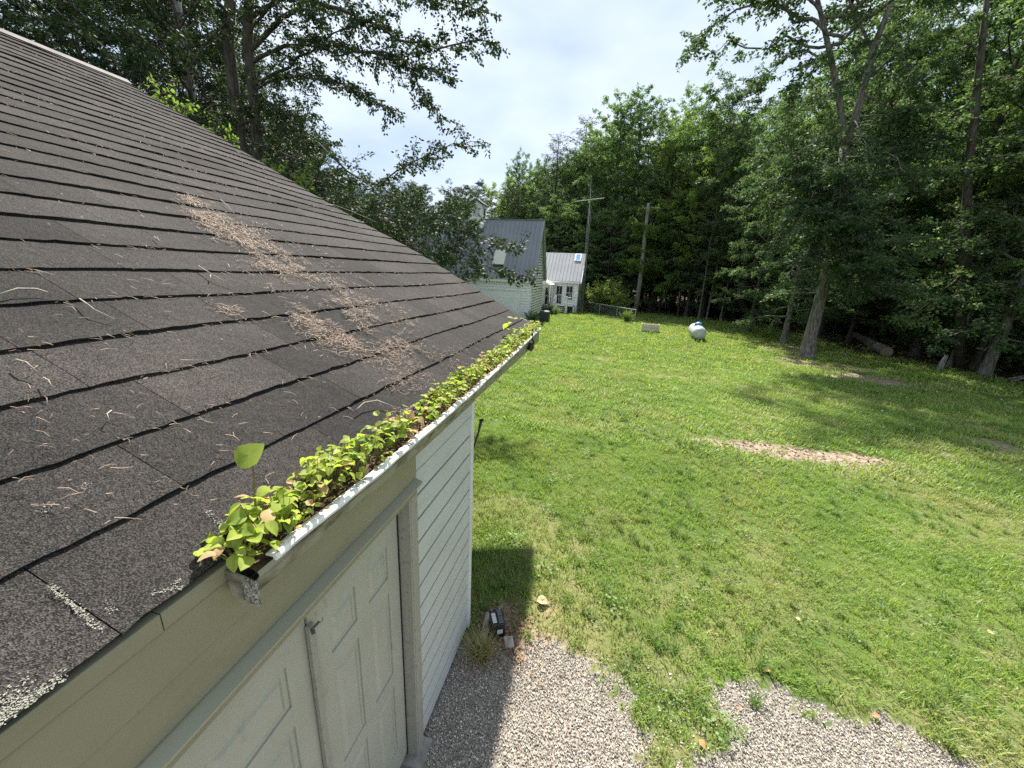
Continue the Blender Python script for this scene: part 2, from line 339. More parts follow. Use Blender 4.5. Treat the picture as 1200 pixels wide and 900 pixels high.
def masks(x, y):
    n1 = fbm(x * 2.3, y * 2.3, 4); n2 = fbm(x * 9 + 5, y * 9, 3)
    jx = x + (n1 - .5) * 0.45 + (n2 - .5) * 0.30; jy = y + (n2 - .5) * 0.50 + (n1 - .5) * .30
    gravel = (inpoly(jx, jy, G1) | inpoly(jx, jy, G2)).astype(float)
    gravel *= (y < 3.6)
    dirt = patches(x, y, DIRT, n1 * .5 + n2 * .5)
    straw = patches(x, y, STRAW, n1); straw = np.maximum(straw, 0.38 * sstep(0.56, 0.74, fbm(x * 0.8 + 9, y * 0.8 + 3, 4)) * (y < 16))
    near = np.clip(1 - (y - 2.2) / 3.5, 0, 1) * (x < 6); straw = np.maximum(straw, near * 0.55 * sstep(0.35, 0.6, n1))
    n4 = fbm(x * .6, y * .6, 3); litter = inpoly(x + (n4 - .5) * 2.2, y + (n1 - .5) * 1.2, FOREST).astype(float)
    return gravel, dirt, straw, litter
def hgt(x, y, g, d):
    z = (fbm(x * 0.35, y * 0.35, 3) - .5) * 0.10 * sstep(3, 9, y) + (fbm(x * 2.2, y * 2.2, 3) - .5) * 0.025 * sstep(1.5, 3, y)
    return z - 0.02 * g * (x > -1.2) + 0.07 * d * (fbm(x * 7, y * 7, 3) - .35) * (y > 6) * (y < 12)

def axis(*seg):
    a = []
    for lo, hi, st in seg: a += list(np.arange(lo, hi, st))
    return np.array(a + [seg[-1][1]])
gx = axis((-400, -40, 60), (-40, -2, 1.9), (-2, 6, .05), (6, 12, .12), (12, 34, .5), (34, 60, 3), (60, 400, 68))
gy = axis((-300, -8, 73), (-8, 1, .9), (1, 4, .045), (4, 10.5, .08), (10.5, 45, .3), (45, 80, 3), (80, 900, 164))
GX, GY = np.meshgrid(gx, gy); gm = masks(GX, GY); GZ = hgt(GX, GY, gm[0], gm[1])
me = bpy.data.meshes.new('ground'); nv = GX.size; me.vertices.add(nv); me.vertices.foreach_set('co', np.stack([GX, GY, GZ], -1).astype(np.float32).ravel())
nx, ny = len(gx), len(gy); ii, jj = np.meshgrid(np.arange(nx - 1), np.arange(ny - 1)); a = (jj * nx + ii).ravel()
F = np.stack([a, a + 1, a + 1 + nx, a + nx], -1).astype(np.int32); me.loops.add(F.size); me.loops.foreach_set('vertex_index', F.ravel())
me.polygons.add(len(F)); me.polygons.foreach_set('loop_start', np.arange(0, F.size, 4, dtype=np.int32)); me.polygons.foreach_set('loop_total', np.full(len(F), 4, dtype=np.int32)); me.polygons.foreach_set('use_smooth', np.ones(len(F), bool))
for nm, arr in zip(('gravel', 'dirt', 'straw', 'litter'), gm):
    at = me.attributes.new(nm, 'FLOAT', 'POINT'); at.data.foreach_set('value', arr.astype(np.float32).ravel())
me.update()
gmt = bpy.data.materials.new('turf_soil'); gmt.use_nodes = True; t = gmt.node_tree; b = t.nodes['Principled BSDF']; b.inputs['Roughness'].default_value = 0.95; b.inputs['Specular IOR Level'].default_value = 0.1
geo = N(t, 'ShaderNodeNewGeometry')
def ramp2(t, fac, c1, c2, p1=.35, p2=.65):
    r = N(t, 'ShaderNodeValToRGB'); r.color_ramp.elements[0].position = p1; r.color_ramp.elements[1].position = p2
    r.color_ramp.elements[0].color = (*c1, 1); r.color_ramp.elements[1].color = (*c2, 1); t.links.new(fac, r.inputs[0]); return r.outputs[0]
def tnoise(t, vec, sc_, det=4.0): n = N(t, 'ShaderNodeTexNoise', i_Scale=sc_, i_Detail=det); t.links.new(vec, n.inputs['Vector']); return n.outputs[0]
def mixc(t, fac, a, b_):
    m = N(t, 'ShaderNodeMix', data_type='RGBA'); t.links.new(fac, m.inputs[0]); t.links.new(a, m.inputs[6]); t.links.new(b_, m.inputs[7]); return m.outputs[2]
def attr(t, nm): return N(t, 'ShaderNodeAttribute', attribute_name=nm).outputs['Fac']
P_ = geo.outputs['Position']
cg = ramp2(t, tnoise(t, P_, 1.1), (0.050, 0.095, 0.016), (0.090, 0.145, 0.026)); cg = mixc(t, ramp2(t, tnoise(t, P_, 38.0), (0, 0, 0), (.55, .55, .55), .45, .6), cg, ramp2(t, tnoise(t, P_, 60.0), (0.05, 0.05, 0.02), (0.15, 0.17, 0.06)))
cs = ramp2(t, tnoise(t, P_, 20.0), (0.15, 0.14, 0.06), (0.30, 0.25, 0.13)); cd = ramp2(t, tnoise(t, P_, 9.0), (0.15, 0.115, 0.08), (0.38, 0.30, 0.21))
cv = ramp2(t, tnoise(t, P_, 70.0), (0.13, 0.115, 0.095), (0.38, 0.34, 0.29)); cl = ramp2(t, tnoise(t, P_, 3.0), (0.035, 0.025, 0.016), (0.10, 0.07, 0.045))
c = mixc(t, attr(t, 'straw'), cg, cs); c = mixc(t, attr(t, 'dirt'), c, cd); c = mixc(t, attr(t, 'litter'), c, cl); c = mixc(t, attr(t, 'gravel'), c, cv)
t.links.new(c, b.inputs['Base Color']); bp = N(t, 'ShaderNodeBump', i_Strength=0.9, i_Distance=0.03); t.links.new(tnoise(t, P_, 25.0, 6.0), bp.inputs['Height']); t.links.new(bp.outputs[0], b.inputs['Normal'])
me.materials.append(gmt); ground = link('ground', me); ground['kind'] = 'structure'

# ------------------------------------------------------------------ scatter with geometry nodes (uncountable stuff only)
def scatter(name, label, cat, proto, pts, rot, scl, m=None):
    me = bpy.data.meshes.new(name); me.vertices.add(len(pts)); me.vertices.foreach_set('co', np.asarray(pts, np.float32).ravel())
    a = me.attributes.new('rot', 'FLOAT_VECTOR', 'POINT'); a.data.foreach_set('vector', np.asarray(rot, np.float32).ravel())
    a = me.attributes.new('scl', 'FLOAT', 'POINT'); a.data.foreach_set('value', np.asarray(scl, np.float32).ravel())
    o = link(name, me); g = bpy.data.node_groups.new(name, 'GeometryNodeTree')
    g.interface.new_socket('Geometry', in_out='INPUT', socket_type='NodeSocketGeometry'); g.interface.new_socket('Geometry', in_out='OUTPUT', socket_type='NodeSocketGeometry')
    gi = g.nodes.new('NodeGroupInput'); go = g.nodes.new('NodeGroupOutput'); ip = g.nodes.new('GeometryNodeInstanceOnPoints')
    oi = g.nodes.new('GeometryNodeObjectInfo'); oi.inputs['Object'].default_value = proto; oi.inputs['As Instance'].default_value = True
    ra = g.nodes.new('GeometryNodeInputNamedAttribute'); ra.data_type = 'FLOAT_VECTOR'; ra.inputs['Name'].default_value = 'rot'
    sa = g.nodes.new('GeometryNodeInputNamedAttribute'); sa.data_type = 'FLOAT'; sa.inputs['Name'].default_value = 'scl'
    L = g.links.new; L(gi.outputs[0], ip.inputs['Points']); L(oi.outputs['Geometry'], ip.inputs['Instance']); L(ra.outputs['Attribute'], ip.inputs['Rotation']); L(sa.outputs['Attribute'], ip.inputs['Scale']); L(ip.outputs[0], go.inputs[0])
    md = o.modifiers.new('scatter', 'NODES'); md.node_group = g
    return tag(o, label, cat, kind='stuff')
rng = np.random.RandomState(11)
def grass_proto(seed, n, rad, h, wd, lean=0.6):
    r = np.random.RandomState(seed); a = r.rand(n) * 6.28; q = np.sqrt(r.rand(n)) * rad; P = np.stack([np.cos(a) * q, np.sin(a) * q, np.zeros(n)], 1)
    hh = h * (0.5 + 0.8 * r.rand(n)); b_ = r.rand(n) * 6.28; ln = lean * (0.3 + r.rand(n)); D = np.stack([np.cos(b_) * ln, np.sin(b_) * ln, np.ones(n)], 1); D = nrm(D)
    S = np.stack([-np.sin(b_), np.cos(b_), np.zeros(n)], 1) * (wd * (0.7 + .6 * r.rand(n)))[:, None] / 2
    mid = P + D * hh[:, None] * 0.55; D2 = nrm(D * np.array([1.8, 1.8, 0.75])); tip = mid + D2 * hh[:, None] * 0.5
    V1 = np.stack([P - S, P + S, mid + S * .8, mid - S * .8], 1); V2 = np.stack([mid - S * .8, mid + S * .8, tip + S * .1, tip - S * .1], 1)
    return np.stack([V1, V2], 1).reshape(-1, 3)
def grassmat(name, c1, c2, c3, straw_amt=0.3):
    m = leafmat(name, c1, c2, trans=0.35, tcol=(1.7, 1.7, 0.8), scale=0.9, rnd=0.75, rough=0.5, spec=0.4)
    t = m.node_tree; g = N(t, 'ShaderNodeNewGeometry'); b = t.nodes['Principled BSDF']
    src = b.inputs['Base Color'].links[0].from_socket
    n = tnoise(t, g.outputs['Position'], 0.55, 5.0)
    ad = N(t, 'ShaderNodeMath', operation='MULTIPLY_ADD'); t.links.new(g.outputs['Random Per Island'], ad.inputs[0]); ad.inputs[1].default_value = 0.34; t.links.new(n, ad.inputs[2])
    f = ramp2(t, ad.outputs[0], (0, 0, 0), (1, 1, 1), 0.82 - straw_amt * .3, 0.90 - straw_amt * .2)
    cc = N(t, 'ShaderNodeRGB'); cc.outputs[0].default_value = (*c3, 1)
    mo = mixc(t, f, src, cc.outputs[0]); t.links.new(mo, b.inputs['Base Color'])
    for nd in t.nodes:
        if nd.type == 'MIX' and nd.blend_type == 'MULTIPLY': t.links.new(mo, nd.inputs[6])
    return m
M['grass'] = grassmat('grass', (0.120, 0.205, 0.036), (0.230, 0.335, 0.075), (0.33, 0.33, 0.14))
M['weed'] = grassmat('weed', (0.07, 0.13, 0.03), (0.13, 0.21, 0.05), (0.28, 0.26, 0.12), .15)
M['drygrass'] = grassmat('drygrass', (0.13, 0.17, 0.045), (0.24, 0.25, 0.09), (0.36, 0.30, 0.16), .8)
def proto(name, V, m): return bpy.data.objects.new(name, quads_mesh(name, V, m))
pg_near = proto('grass_tuft', grass_proto(1, 13, 0.055, 0.070, 0.0062, .8), M['grass'])
pg_mid = proto('grass_tuft_mid', grass_proto(2, 20, 0.15, 0.095, 0.013, .8), M['grass'])
pg_far = proto('grass_tuft_far', grass_proto(3, 26, 0.32, 0.10, 0.025), M['grass'])
pg_dry = proto('dry_tuft', grass_proto(4, 12, 0.06, 0.060, 0.0058, 1.3), M['drygrass'])
pg_tall = proto('tall_tuft', grass_proto(5, 44, 0.07, 0.19, 0.009, 0.9), M['weed'])
pg_clover = proto('weed_tuft', leaf_quads(*(lambda r: (np.c_[(r.rand(26, 2) - .5) * .16, r.rand(26) * .04 + .02], r.randn(26, 3) * [1, 1, .2], np.tile([0, 0, 1.0], (26, 1)), np.full(26, .022), np.full(26, .02)))(np.random.RandomState(8)), 0.1), M['weed'])
def inview(x, y, marg=1.5):
    """ground inside (or close to) what the photograph shows"""
    c = W.T @ np.stack([x, y, np.full_like(x, -EYE[2])]); u = 600 + FPX * c[0] / c[2]; v = 450 + FPX * c[1] / c[2]
    return (c[2] > 0.1) & (u > 420 - 60) & (u < 1330) & (v < 1010)
def field(x0, x1, y0, y1, dens):
    n = int((x1 - x0) * (y1 - y0) * dens); x = x0 + rng.rand(n) * (x1 - x0); y = y0 + rng.rand(n) * (y1 - y0); k = inview(x, y); return x[k], y[k]
def put(name, label, cat, pr, x, y, s0=.7, s1=1.35, keep=None, tilt=.15, dz=0.0):
    g, d, s, l = masks(x, y); z = hgt(x, y, g, d)
    k = keep(x, y, g, d, s, l); x, y, z = x[k], y[k], z[k]; n = len(x)
    rot = np.stack([rng.randn(n) * tilt, rng.randn(n) * tilt, rng.rand(n) * 6.28], 1); sc_ = s0 + (s1 - s0) * rng.rand(n)
    sc_ *= 0.8 + 0.55 * fbm(x * 1.3, y * 1.3, 2)
    return scatter(name, label, cat, pr, np.stack([x, y, z + dz - .003], 1), rot, sc_)
notg = lambda x, y: ~((x < -1.0) & (y < 2.95)) & ~((x < -5.3) & (y > 28) & (y < 33.5)) & ~((x < -2.6) & (y > 36.5))
R_ = rng.rand
kg = lambda x, y, g, d, s, l: (g < .5) & (R_(len(x)) > d * .93) & (R_(len(x)) > s * .45) & (l < .5) & notg(x, y)
x, y = field(-3.4, 7.5, 2.0, 8.0, 185); put('lawn_grass', 'fine green lawn grass beside the garage wall and gravel', 'grass', pg_near, x, y, keep=kg)
x, y = field(-5, 13, 8.0, 17, 42); put('lawn_grass', 'mown green lawn in the middle of the yard', 'grass', pg_mid, x, y, keep=kg)
x, y = field(-9, 22, 17, 44, 13); put('lawn_grass', 'bright far lawn stretching to the woods and the house', 'grass', pg_far, x, y, keep=lambda x, y, g, d, s, l: kg(x, y, g, d, s, l) | ((l > .5) & (R_(len(x)) < .10) & notg(x, y)))
x, y = field(-3, 7, 2.0, 8.0, 60); put('dry_grass', 'straw coloured dry grass thatch between the green blades', 'grass', pg_dry, x, y, keep=lambda x, y, g, d, s, l: (g < .5) & (R_(len(x)) < s * .9 + .12) & (d < .8) & notg(x, y))
x, y = field(-1.2, 7, 2.0, 10.5, 11); put('weed_clumps', 'taller loose grass clumps scattered over the near lawn', 'grass', pg_tall, x, y, .35, .75, keep=lambda x, y, g, d, s, l: (g < .5) & (d < .6) & (fbm(x * 1.5, y * 1.5, 2) > .5) & notg(x, y))
x, y = field(-1.2, 9, 2.4, 12, 3.5); put('lawn_weeds', 'small round leaved weeds growing low in the lawn', 'weeds', pg_clover, x, y, .8, 1.6, keep=lambda x, y, g, d, s, l: (g < .5) & (d < .5) & (fbm(x * .9 + 3, y * .9, 2) > .52) & notg(x, y), dz=.01)

# gravel
def ico(seed, amp=.25):
    import bmesh
    bm = bmesh.new(); bmesh.ops.create_icosphere(bm, subdivisions=1, radius=1); r = random.Random(seed)
    for v in bm.verts: v.co *= 1 + (r.random() - .5) * 2 * amp; v.co.z *= .65
    me = bpy.data.meshes.new('pebble'); bm.to_mesh(me); bm.free(); return me
pebm = mat('pebble_stone', (0.16, 0.145, 0.125), 0.75); tt = pebm.node_tree; oi = N(tt, 'ShaderNodeObjectInfo'); rr = N(tt, 'ShaderNodeValToRGB'); tt.links.new(oi.outputs['Random'], rr.inputs[0])
e = rr.color_ramp.elements; e[0].position = 0; e[0].color = (.16, .145, .125, 1); e[1].position = 1; e[1].color = (.70, .66, .575, 1); q = e.new(.45); q.color = (.33, .29, .235, 1); q = e.new(.8); q.color = (.52, .47, .40, 1)
tt.links.new(rr.outputs[0], tt.nodes['Principled BSDF'].inputs['Base Color'])
for k in range(2):
    pm = ico(k + 3); pm.materials.append(pebm); pp = bpy.data.objects.new('pebble', pm)
    x, y = field(-1.3, 5.5, 0.9, 3.5, 5200 if k == 0 else 1300)
    g, d, s, l = masks(x, y); kk = (g > .5) | ((R_(len(x)) < .22) & (y < 3.0) & (x > -.6)); kk &= ~((x < -1.02)); x, y, g, d = x[kk], y[kk], g[kk], d[kk]; n = len(x)
    scatter('gravel', ['pale river gravel spread in front of the garage doors', 'larger brown and white stones mixed in the gravel drive'][k], 'gravel', pp,
            np.stack([x, y, hgt(x, y, g, d) + .004 + rng.rand(n) * .006], 1), rng.rand(n, 3) * 6.28, (.0038 + .0042 * rng.rand(n) ** 1.5) * (1 + .45 * k))
# grass growing through the gravel's edge
x, y = field(-.9, 5, 1.2, 3.4, 14); put('drive_grass', 'loose green grass tufts pushing up through the gravel', 'grass', pg_tall, x, y, .35, .8, keep=lambda x, y, g, d, s, l: (g > .5) & (fbm(x * 2.1 + 7, y * 2.1, 2) > .60) & (x > .1))
# clods on the bare soil strip, clover flowers, leaf litter by the wall
clm = ico(9, .35); clm.materials.append(mat('clod_soil', (.16, .125, .09), .95, var=(.38, .31, .225), vscale=8)); cl_ = bpy.data.objects.new('clod', clm)
x, y = field(1.8, 7.2, 8.0, 9.9, 260); g, d, s, l = masks(x, y); k = d > .55; x, y = x[k], y[k]; n = len(x)
scatter('soil_clods', 'crumbled tan soil heaped along the bare strip in the lawn', 'soil', cl_, np.stack([x, y, hgt(x, y, g[k], d[k])], 1), rng.rand(n, 3) * 6, .008 + .030 * rng.rand(n) ** 2.5)
fm = ico(4, .2); fm.materials.append(mat('clover_white', (.72, .72, .66), .8)); fo = bpy.data.objects.new('clover_flower', fm)
cx = np.concatenate([gnd(1120, 470)[0] + rng.randn(50) * 1.5, gnd(1060, 500)[0] + rng.randn(40) * 1.3, gnd(960, 470)[0] + rng.randn(12) * 1.5, gnd(1150, 560)[0] + rng.randn(20)]); cy = np.concatenate([gnd(1120, 470)[1] + rng.randn(50) * 1.4, gnd(1060, 500)[1] + rng.randn(40) * 1.3, gnd(960, 470)[1] + rng.randn(12) * 1.4, gnd(1150, 560)[1] + rng.randn(20)])
scatter('clover_flowers', 'scattered white clover blossoms in the grass near the woods', 'flowers', fo, np.stack([cx, cy, np.full(len(cx), .10)], 1), rng.rand(len(cx), 3), .009 + .014 * rng.rand(len(cx)))

# ------------------------------------------------------------------ garage
XW = -1.0; YC = 2.90; YR = 6.0; EZ = 2.668; SL = 0.485; XR = -8.53; YN = -1.9
LEN = math.hypot(1, SL)
def sag(s, y): return float((fbm(np.array(y * .45 + 3.0), np.array(s * .45 + 1.0), 2) - .5) * .07 * min(1, max(0, s) / 1.2))
def roofpt(s, y, h=0.0):
    """s metres up the slope from the eave edge at X=-0.985"""
    nx_, nz_ = SL / LEN, 1 / LEN
    return np.array([-0.985 - s / LEN + nx_ * h, y, EZ + s * SL / LEN + nz_ * h])
def roofhit(u, v, h=0.0):
    r = ray(u, v); b0 = EZ + h; tt_ = (b0 - SL * 0.985 - EYE[2]) / (r[2] + SL * r[0]); p = EYE + r * tt_; return p
def roofs(p): return (-0.985 - p[0]) * LEN
gar = thing('garage', 'garage with dark shingle roof, white double doors and white clapboard siding', 'garage', (XW, 1.0, 0))
white = mat('white_paint', (.70, .70, .66), .55, var=(.58, .58, .53), vscale=6, ramp=(.3, .8), bump=.0006, bscale=60)
vinyl = mat('white_vinyl', (.53, .55, .53), .45, var=(.47, .49, .47), vscale=3, ramp=(.35, .75))
trimm = mat('shaded_trim', (.275, .258, .168), .5, var=(.235, .22, .145), vscale=2.5)  # white paint with shade and lawn bounce put into the colour
doorm = mat('shaded_door', (.385, .385, .32), .4, var=(.335, .335, .27), vscale=3.5, ramp=(.35, .8))  # white doors toned down: shade and green bounce are in this colour
grime = mat('casing_cream', (.31, .30, .25), .6, var=(.22, .20, .16), vscale=22, vdet=8, ramp=(.55, .75))
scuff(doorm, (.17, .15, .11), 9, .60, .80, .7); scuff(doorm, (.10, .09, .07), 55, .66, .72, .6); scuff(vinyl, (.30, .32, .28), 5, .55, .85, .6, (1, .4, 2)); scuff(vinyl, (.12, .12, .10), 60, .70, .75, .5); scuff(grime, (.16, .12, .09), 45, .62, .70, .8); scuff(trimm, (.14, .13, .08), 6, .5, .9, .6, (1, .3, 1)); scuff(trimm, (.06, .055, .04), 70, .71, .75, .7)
# walls behind everything
MBw = MB().box(-16, XW - .14, YN + .2, YC - .14, 0.0, 2.60)
MBw.box(XW - .139, XW - .03, 1.80, YC - .03, 0.02, 2.60).box(XW - .139, XW - .03, YN + .2, -.0, 0.02, 2.60).box(XW - .139, XW - .03, 0, 1.8, 2.20, 2.60)
bpart(MBw, 'wall', mat('sheathing', (.10, .10, .09), .9), gar)  # wall coloured dark to put shade into the joints between boards
bpart(MB().prism([(-15.9, YC - .145, 2.61), (-1.3, YC - .145, 2.61), (-8.5, YC - .145, 6.05)], (0, -.1, 0)), 'gable_wall', vinyl, gar)
# rear wing of the garage, set back under the same roof
bpart(MB().box(-14, -2.6, YC - .13, YR - .25, 0, 2.9), 'rear_wall', vinyl, gar)
# clapboards
lap_shade = mat('lap_shade', (.27, .275, .25), .9)  # darker ledge tone paints the shade line under each lap
def board(z, hb, y0, y1):
    m = MB(); t0, t1 = .004, .024; n = 6; pts = []
    pr = [(0, z + hb - .007), (t0 + .010, z + hb - .008), (t0 + .013, z + hb - .013), (t1 - .008, z + .012), (t1 - .007, z + .003), (t1 - .010, z), (0, z)]
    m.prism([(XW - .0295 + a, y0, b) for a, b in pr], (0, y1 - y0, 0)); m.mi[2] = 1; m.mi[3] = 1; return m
z = 0.035; k = 0
while z < 2.30:
    bpart(board(z, .172, 1.872, YC - .03), 'siding_board', [vinyl, lap_shade], gar); z += .1755
    if z > 2.2: break
bpart(MB().box(XW - .03, XW - .002, 1.872, YC - .03, z + .004, 2.42), 'siding_board', vinyl, gar)
for k in range(12): bpart(board(0.035 + k * .1755, .172, YN + .2, -.075), 'siding_board', [vinyl, lap_shade], gar)
bpart(MB().box(XW - .05, XW + .004, YC - .028, YC + .03, .01, 2.56).box(XW - .10, XW - .052, YC - .02, YC + .028, .01, 2.56), 'corner_trim', white, gar, bevel=.004)
# door surround
bpart(MB().box(XW - .028, XW + .010, 1.79, 1.868, .01, 2.185), 'door_casing', grime, gar, bevel=.004)
bpart(MB().box(XW - .028, XW + .010, -.07, .008, .01, 2.185), 'door_casing', grime, gar, bevel=.004)
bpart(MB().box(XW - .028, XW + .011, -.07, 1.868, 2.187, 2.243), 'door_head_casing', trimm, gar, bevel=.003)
bpart(MB().box(XW - .125, XW - .029, 1.765, 1.797, .01, 2.15).box(XW - .029, XW + .006, 1.772, 1.788, .01, 2.18), 'door_jamb', grime, gar)
bpart(MB().box(XW - .125, XW - .029, .003, .03, .01, 2.15), 'door_jamb', grime, gar)
bpart(MB().box(XW - .125, XW - .0285, .031, 1.764, 2.152, 2.186), 'head_jamb', grime, gar)
bpart(MB().prism([(XW - .02, -.12, 2.285), (XW + .045, -.12, 2.262), (XW + .045, -.12, 2.254), (XW + .012, -.12, 2.256), (XW + .012, -.12, 2.246), (XW - .02, -.12, 2.246)], (0, 1.955 + .12 - .08, 0)), 'drip_cap', mat('drip_metal', (.32, .315, .22), .35), gar)
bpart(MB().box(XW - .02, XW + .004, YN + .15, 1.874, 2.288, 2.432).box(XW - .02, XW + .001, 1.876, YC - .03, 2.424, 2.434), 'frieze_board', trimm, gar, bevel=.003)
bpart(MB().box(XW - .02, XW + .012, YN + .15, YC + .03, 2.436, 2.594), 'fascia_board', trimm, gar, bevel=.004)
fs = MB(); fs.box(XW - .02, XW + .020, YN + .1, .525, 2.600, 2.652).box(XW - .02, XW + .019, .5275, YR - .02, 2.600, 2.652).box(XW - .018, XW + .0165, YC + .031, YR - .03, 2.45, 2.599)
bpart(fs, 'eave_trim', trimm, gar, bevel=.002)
bpart(MB().box(XW - .018, XW - .006, YN, YC, 2.5945, 2.5995), 'shadow_gap', mat('gap_dark', (.03, .03, .025), .9), gar)
bpart(MB().box(-1.16, -.93, 1.70, 1.90, -.02, .012), 'door_sill_stone', mat('concrete', (.30, .28, .25), .9, var=(.2, .18, .16), vscale=14), gar)
# six-panel doors
def door(y0, y1, hx, ang, name_):
    """slab with stiles and rails standing proud of six recessed, raised-field panels"""
    H_ = 2.035; Wd = y1 - y0; X = XW - .070
    d = MB(); d.box(X - .04, X - .008, 0, Wd, 0, H_)
    cs = [(.115, Wd / 2 - .052), (Wd / 2 + .052, Wd - .115)]; rs = [(.22, .82), (.93, 1.57), (1.68, 1.90)]
    F_ = X
    d.box(X - .0079, F_, 0, cs[0][0], 0, H_).box(X - .0079, F_, cs[1][1], Wd, 0, H_).box(X - .0079, F_, cs[0][1], cs[1][0], 0, H_)
    zz = [0] + [q for r_ in rs for q in r_] + [H_]
    for c_ in cs:
        for i in range(0, 8, 2): d.box(X - .0079, F_ - .0002, c_[0], c_[1], zz[i], zz[i + 1])
    o = d.build(name_, doorm, gar); root = Vector((XW, 1.0, 0))
    piv = Vector((0, y0 if hx == 0 else y1, .055)); sh = Matrix.Translation((0, 0 if hx == 0 else -Wd, 0))
    Mx = Matrix.Translation(-root) @ Matrix.Translation(Vector((X, 0, 0)) + piv) @ Matrix.Rotation(ang, 4, 'Z') @ sh @ Matrix.Translation((-X, 0, 0))
    o.matrix_local = Mx
    for c_ in cs:
        for (a, b_) in rs:
            p = MB(); g_ = .024; q = [(X - .0075, c_[0] + .003, a + .003), (X - .0075, c_[1] - .003, a + .003), (X - .0075, c_[1] - .003, b_ - .003), (X - .0075, c_[0] + .003, b_ - .003)]
            q1 = [(X - .0065, c_[0] + g_, a + g_), (X - .0065, c_[1] - g_, a + g_), (X - .0065, c_[1] - g_, b_ - g_), (X - .0065, c_[0] + g_, b_ - g_)]
            g2 = g_ + .018; q2 = [(X + .0015, c_[0] + g2, a + g2), (X + .0015, c_[1] - g2, a + g2), (X + .0015, c_[1] - g2, b_ - g2), (X + .0015, c_[0] + g2, b_ - g2)]
            p.add(q + q1 + q2, [(0, 1, 5, 4), (1, 2, 6, 5), (2, 3, 7, 6), (3, 0, 4, 7), (4, 5, 9, 8), (5, 6, 10, 9), (6, 7, 11, 10), (7, 4, 8, 11), (8, 9, 10, 11)])
            p.build('door_panel', doorm, o)
    return o
bpart(MB().box(XW - .085, XW - .066, 1.7525, 1.7645, .03, 2.13), 'door_gap_shade', mat('gap_black', (.008, .008, .008), .8), gar)  # black strip standing in for the shaded gap between door edge and jamb
dR = door(1.035, 1.752, 1, 0.0, 'door'); dL = door(.034, 1.027, 0, R(0.4), 'door')
ast = MB().box(XW - .072, XW - .050, 1.020, 1.052, .06, 2.04); bpart(ast, 'astragal', grime, gar, bevel=.003)
lt = MB().bar((XW - .045, 1.03, 2.03), (XW - .015, 1.005, 2.035), .016, .005).bar((XW - .035, 1.02, 2.040), (XW - .028, 1.055, 2.046), .012, .005).tube([(XW - .028, 1.05, 2.04), (XW - .018, 1.062, 2.046), (XW - .02, 1.068, 2.058)], .0025, 5)
bpart(lt, 'latch', mat('green_metal', (.16, .24, .22), .45, .6, var=(.3, .3, .24), vscale=40), gar)

# roof deck and rake
deck = MB(); T = .10
smax = (-0.985 - XR) * LEN
p0, p1, p2, p3 = roofpt(0.02, YN, -.012), roofpt(0.02, YR - .02, -.012), roofpt(smax, YR - .02, -.06), roofpt(smax, YN, -.06)
deck.add([p0, p1, p2, p3] + [q - np.array([0, 0, .02]) for q in (p0, p1, p2, p3)], [(0, 1, 2, 3), (7, 6, 5, 4), (0, 4, 5, 1), (1, 5, 6, 2), (2, 6, 7, 3), (3, 7, 4, 0)])
far = [roofpt(smax, YN, -.01), roofpt(smax, YR - .02, -.01)]; fx = 2 * XR + .985
deck.add([far[0], far[1], (fx, YR - .02, EZ), (fx, YN, EZ)], [(0, 1, 2, 3)])
bpart(deck, 'roof_deck', mat('roof_felt', (.012, .012, .012), .95), gar)
rk = MB().prism([roofpt(.0, YR - .016, -.02), roofpt(smax, YR - .016, -.02), roofpt(smax, YR - .016, -.16), roofpt(.0, YR - .016, -.16)], (0, .022, 0))
bpart(rk, 'rake_board', white, gar)

# shingles
shm = bpy.data.materials.new('shingle_granules'); shm.use_nodes = True; t = shm.node_tree; b = t.nodes['Principled BSDF']; b.inputs['Roughness'].default_value = .93; b.inputs['Specular IOR Level'].default_value = .25
g = N(t, 'ShaderNodeNewGeometry'); P_ = g.outputs['Position']; oi = N(t, 'ShaderNodeObjectInfo')
base = ramp2(t, tnoise(t, P_, 1.3, 6.0), (.0225, .0213, .0203), (.0395, .036, .033), .32, .7)
tone = ramp2(t, oi.outputs['Random'], (.70, .70, .71), (1.20, 1.18, 1.16), 0, 1)
mm = N(t, 'ShaderNodeMix', data_type='RGBA', blend_type='MULTIPLY'); mm.inputs[0].default_value = 1; t.links.new(base, mm.inputs[6]); t.links.new(tone, mm.inputs[7])
vo = N(t, 'ShaderNodeTexVoronoi', i_Scale=330.0); t.links.new(P_, vo.inputs['Vector'])
sp = N(t, 'ShaderNodeSeparateColor'); t.links.new(vo.outputs['Color'], sp.inputs[0])
lum = ramp2(t, sp.outputs[0], (.35, .35, .36), (3.0, 2.9, 2.8), .25, 1.0)
m2 = N(t, 'ShaderNodeMix', data_type='RGBA', blend_type='MULTIPLY'); m2.inputs[0].default_value = .85; t.links.new(mm.outputs[2], m2.inputs[6]); t.links.new(lum, m2.inputs[7])
lich = N(t, 'ShaderNodeTexNoise', i_Scale=9.0, i_Detail=9.0, i_Roughness=.7); t.links.new(P_, lich.inputs['Vector'])
lf = ramp2(t, lich.outputs[0], (0, 0, 0), (.8, .8, .8), .69, .74); lc = N(t, 'ShaderNodeRGB'); lc.outputs[0].default_value = (.26, .25, .21, 1)
c = mixc(t, lf, m2.outputs[2], lc.outputs[0]); t.links.new(c, b.inputs['Base Color'])
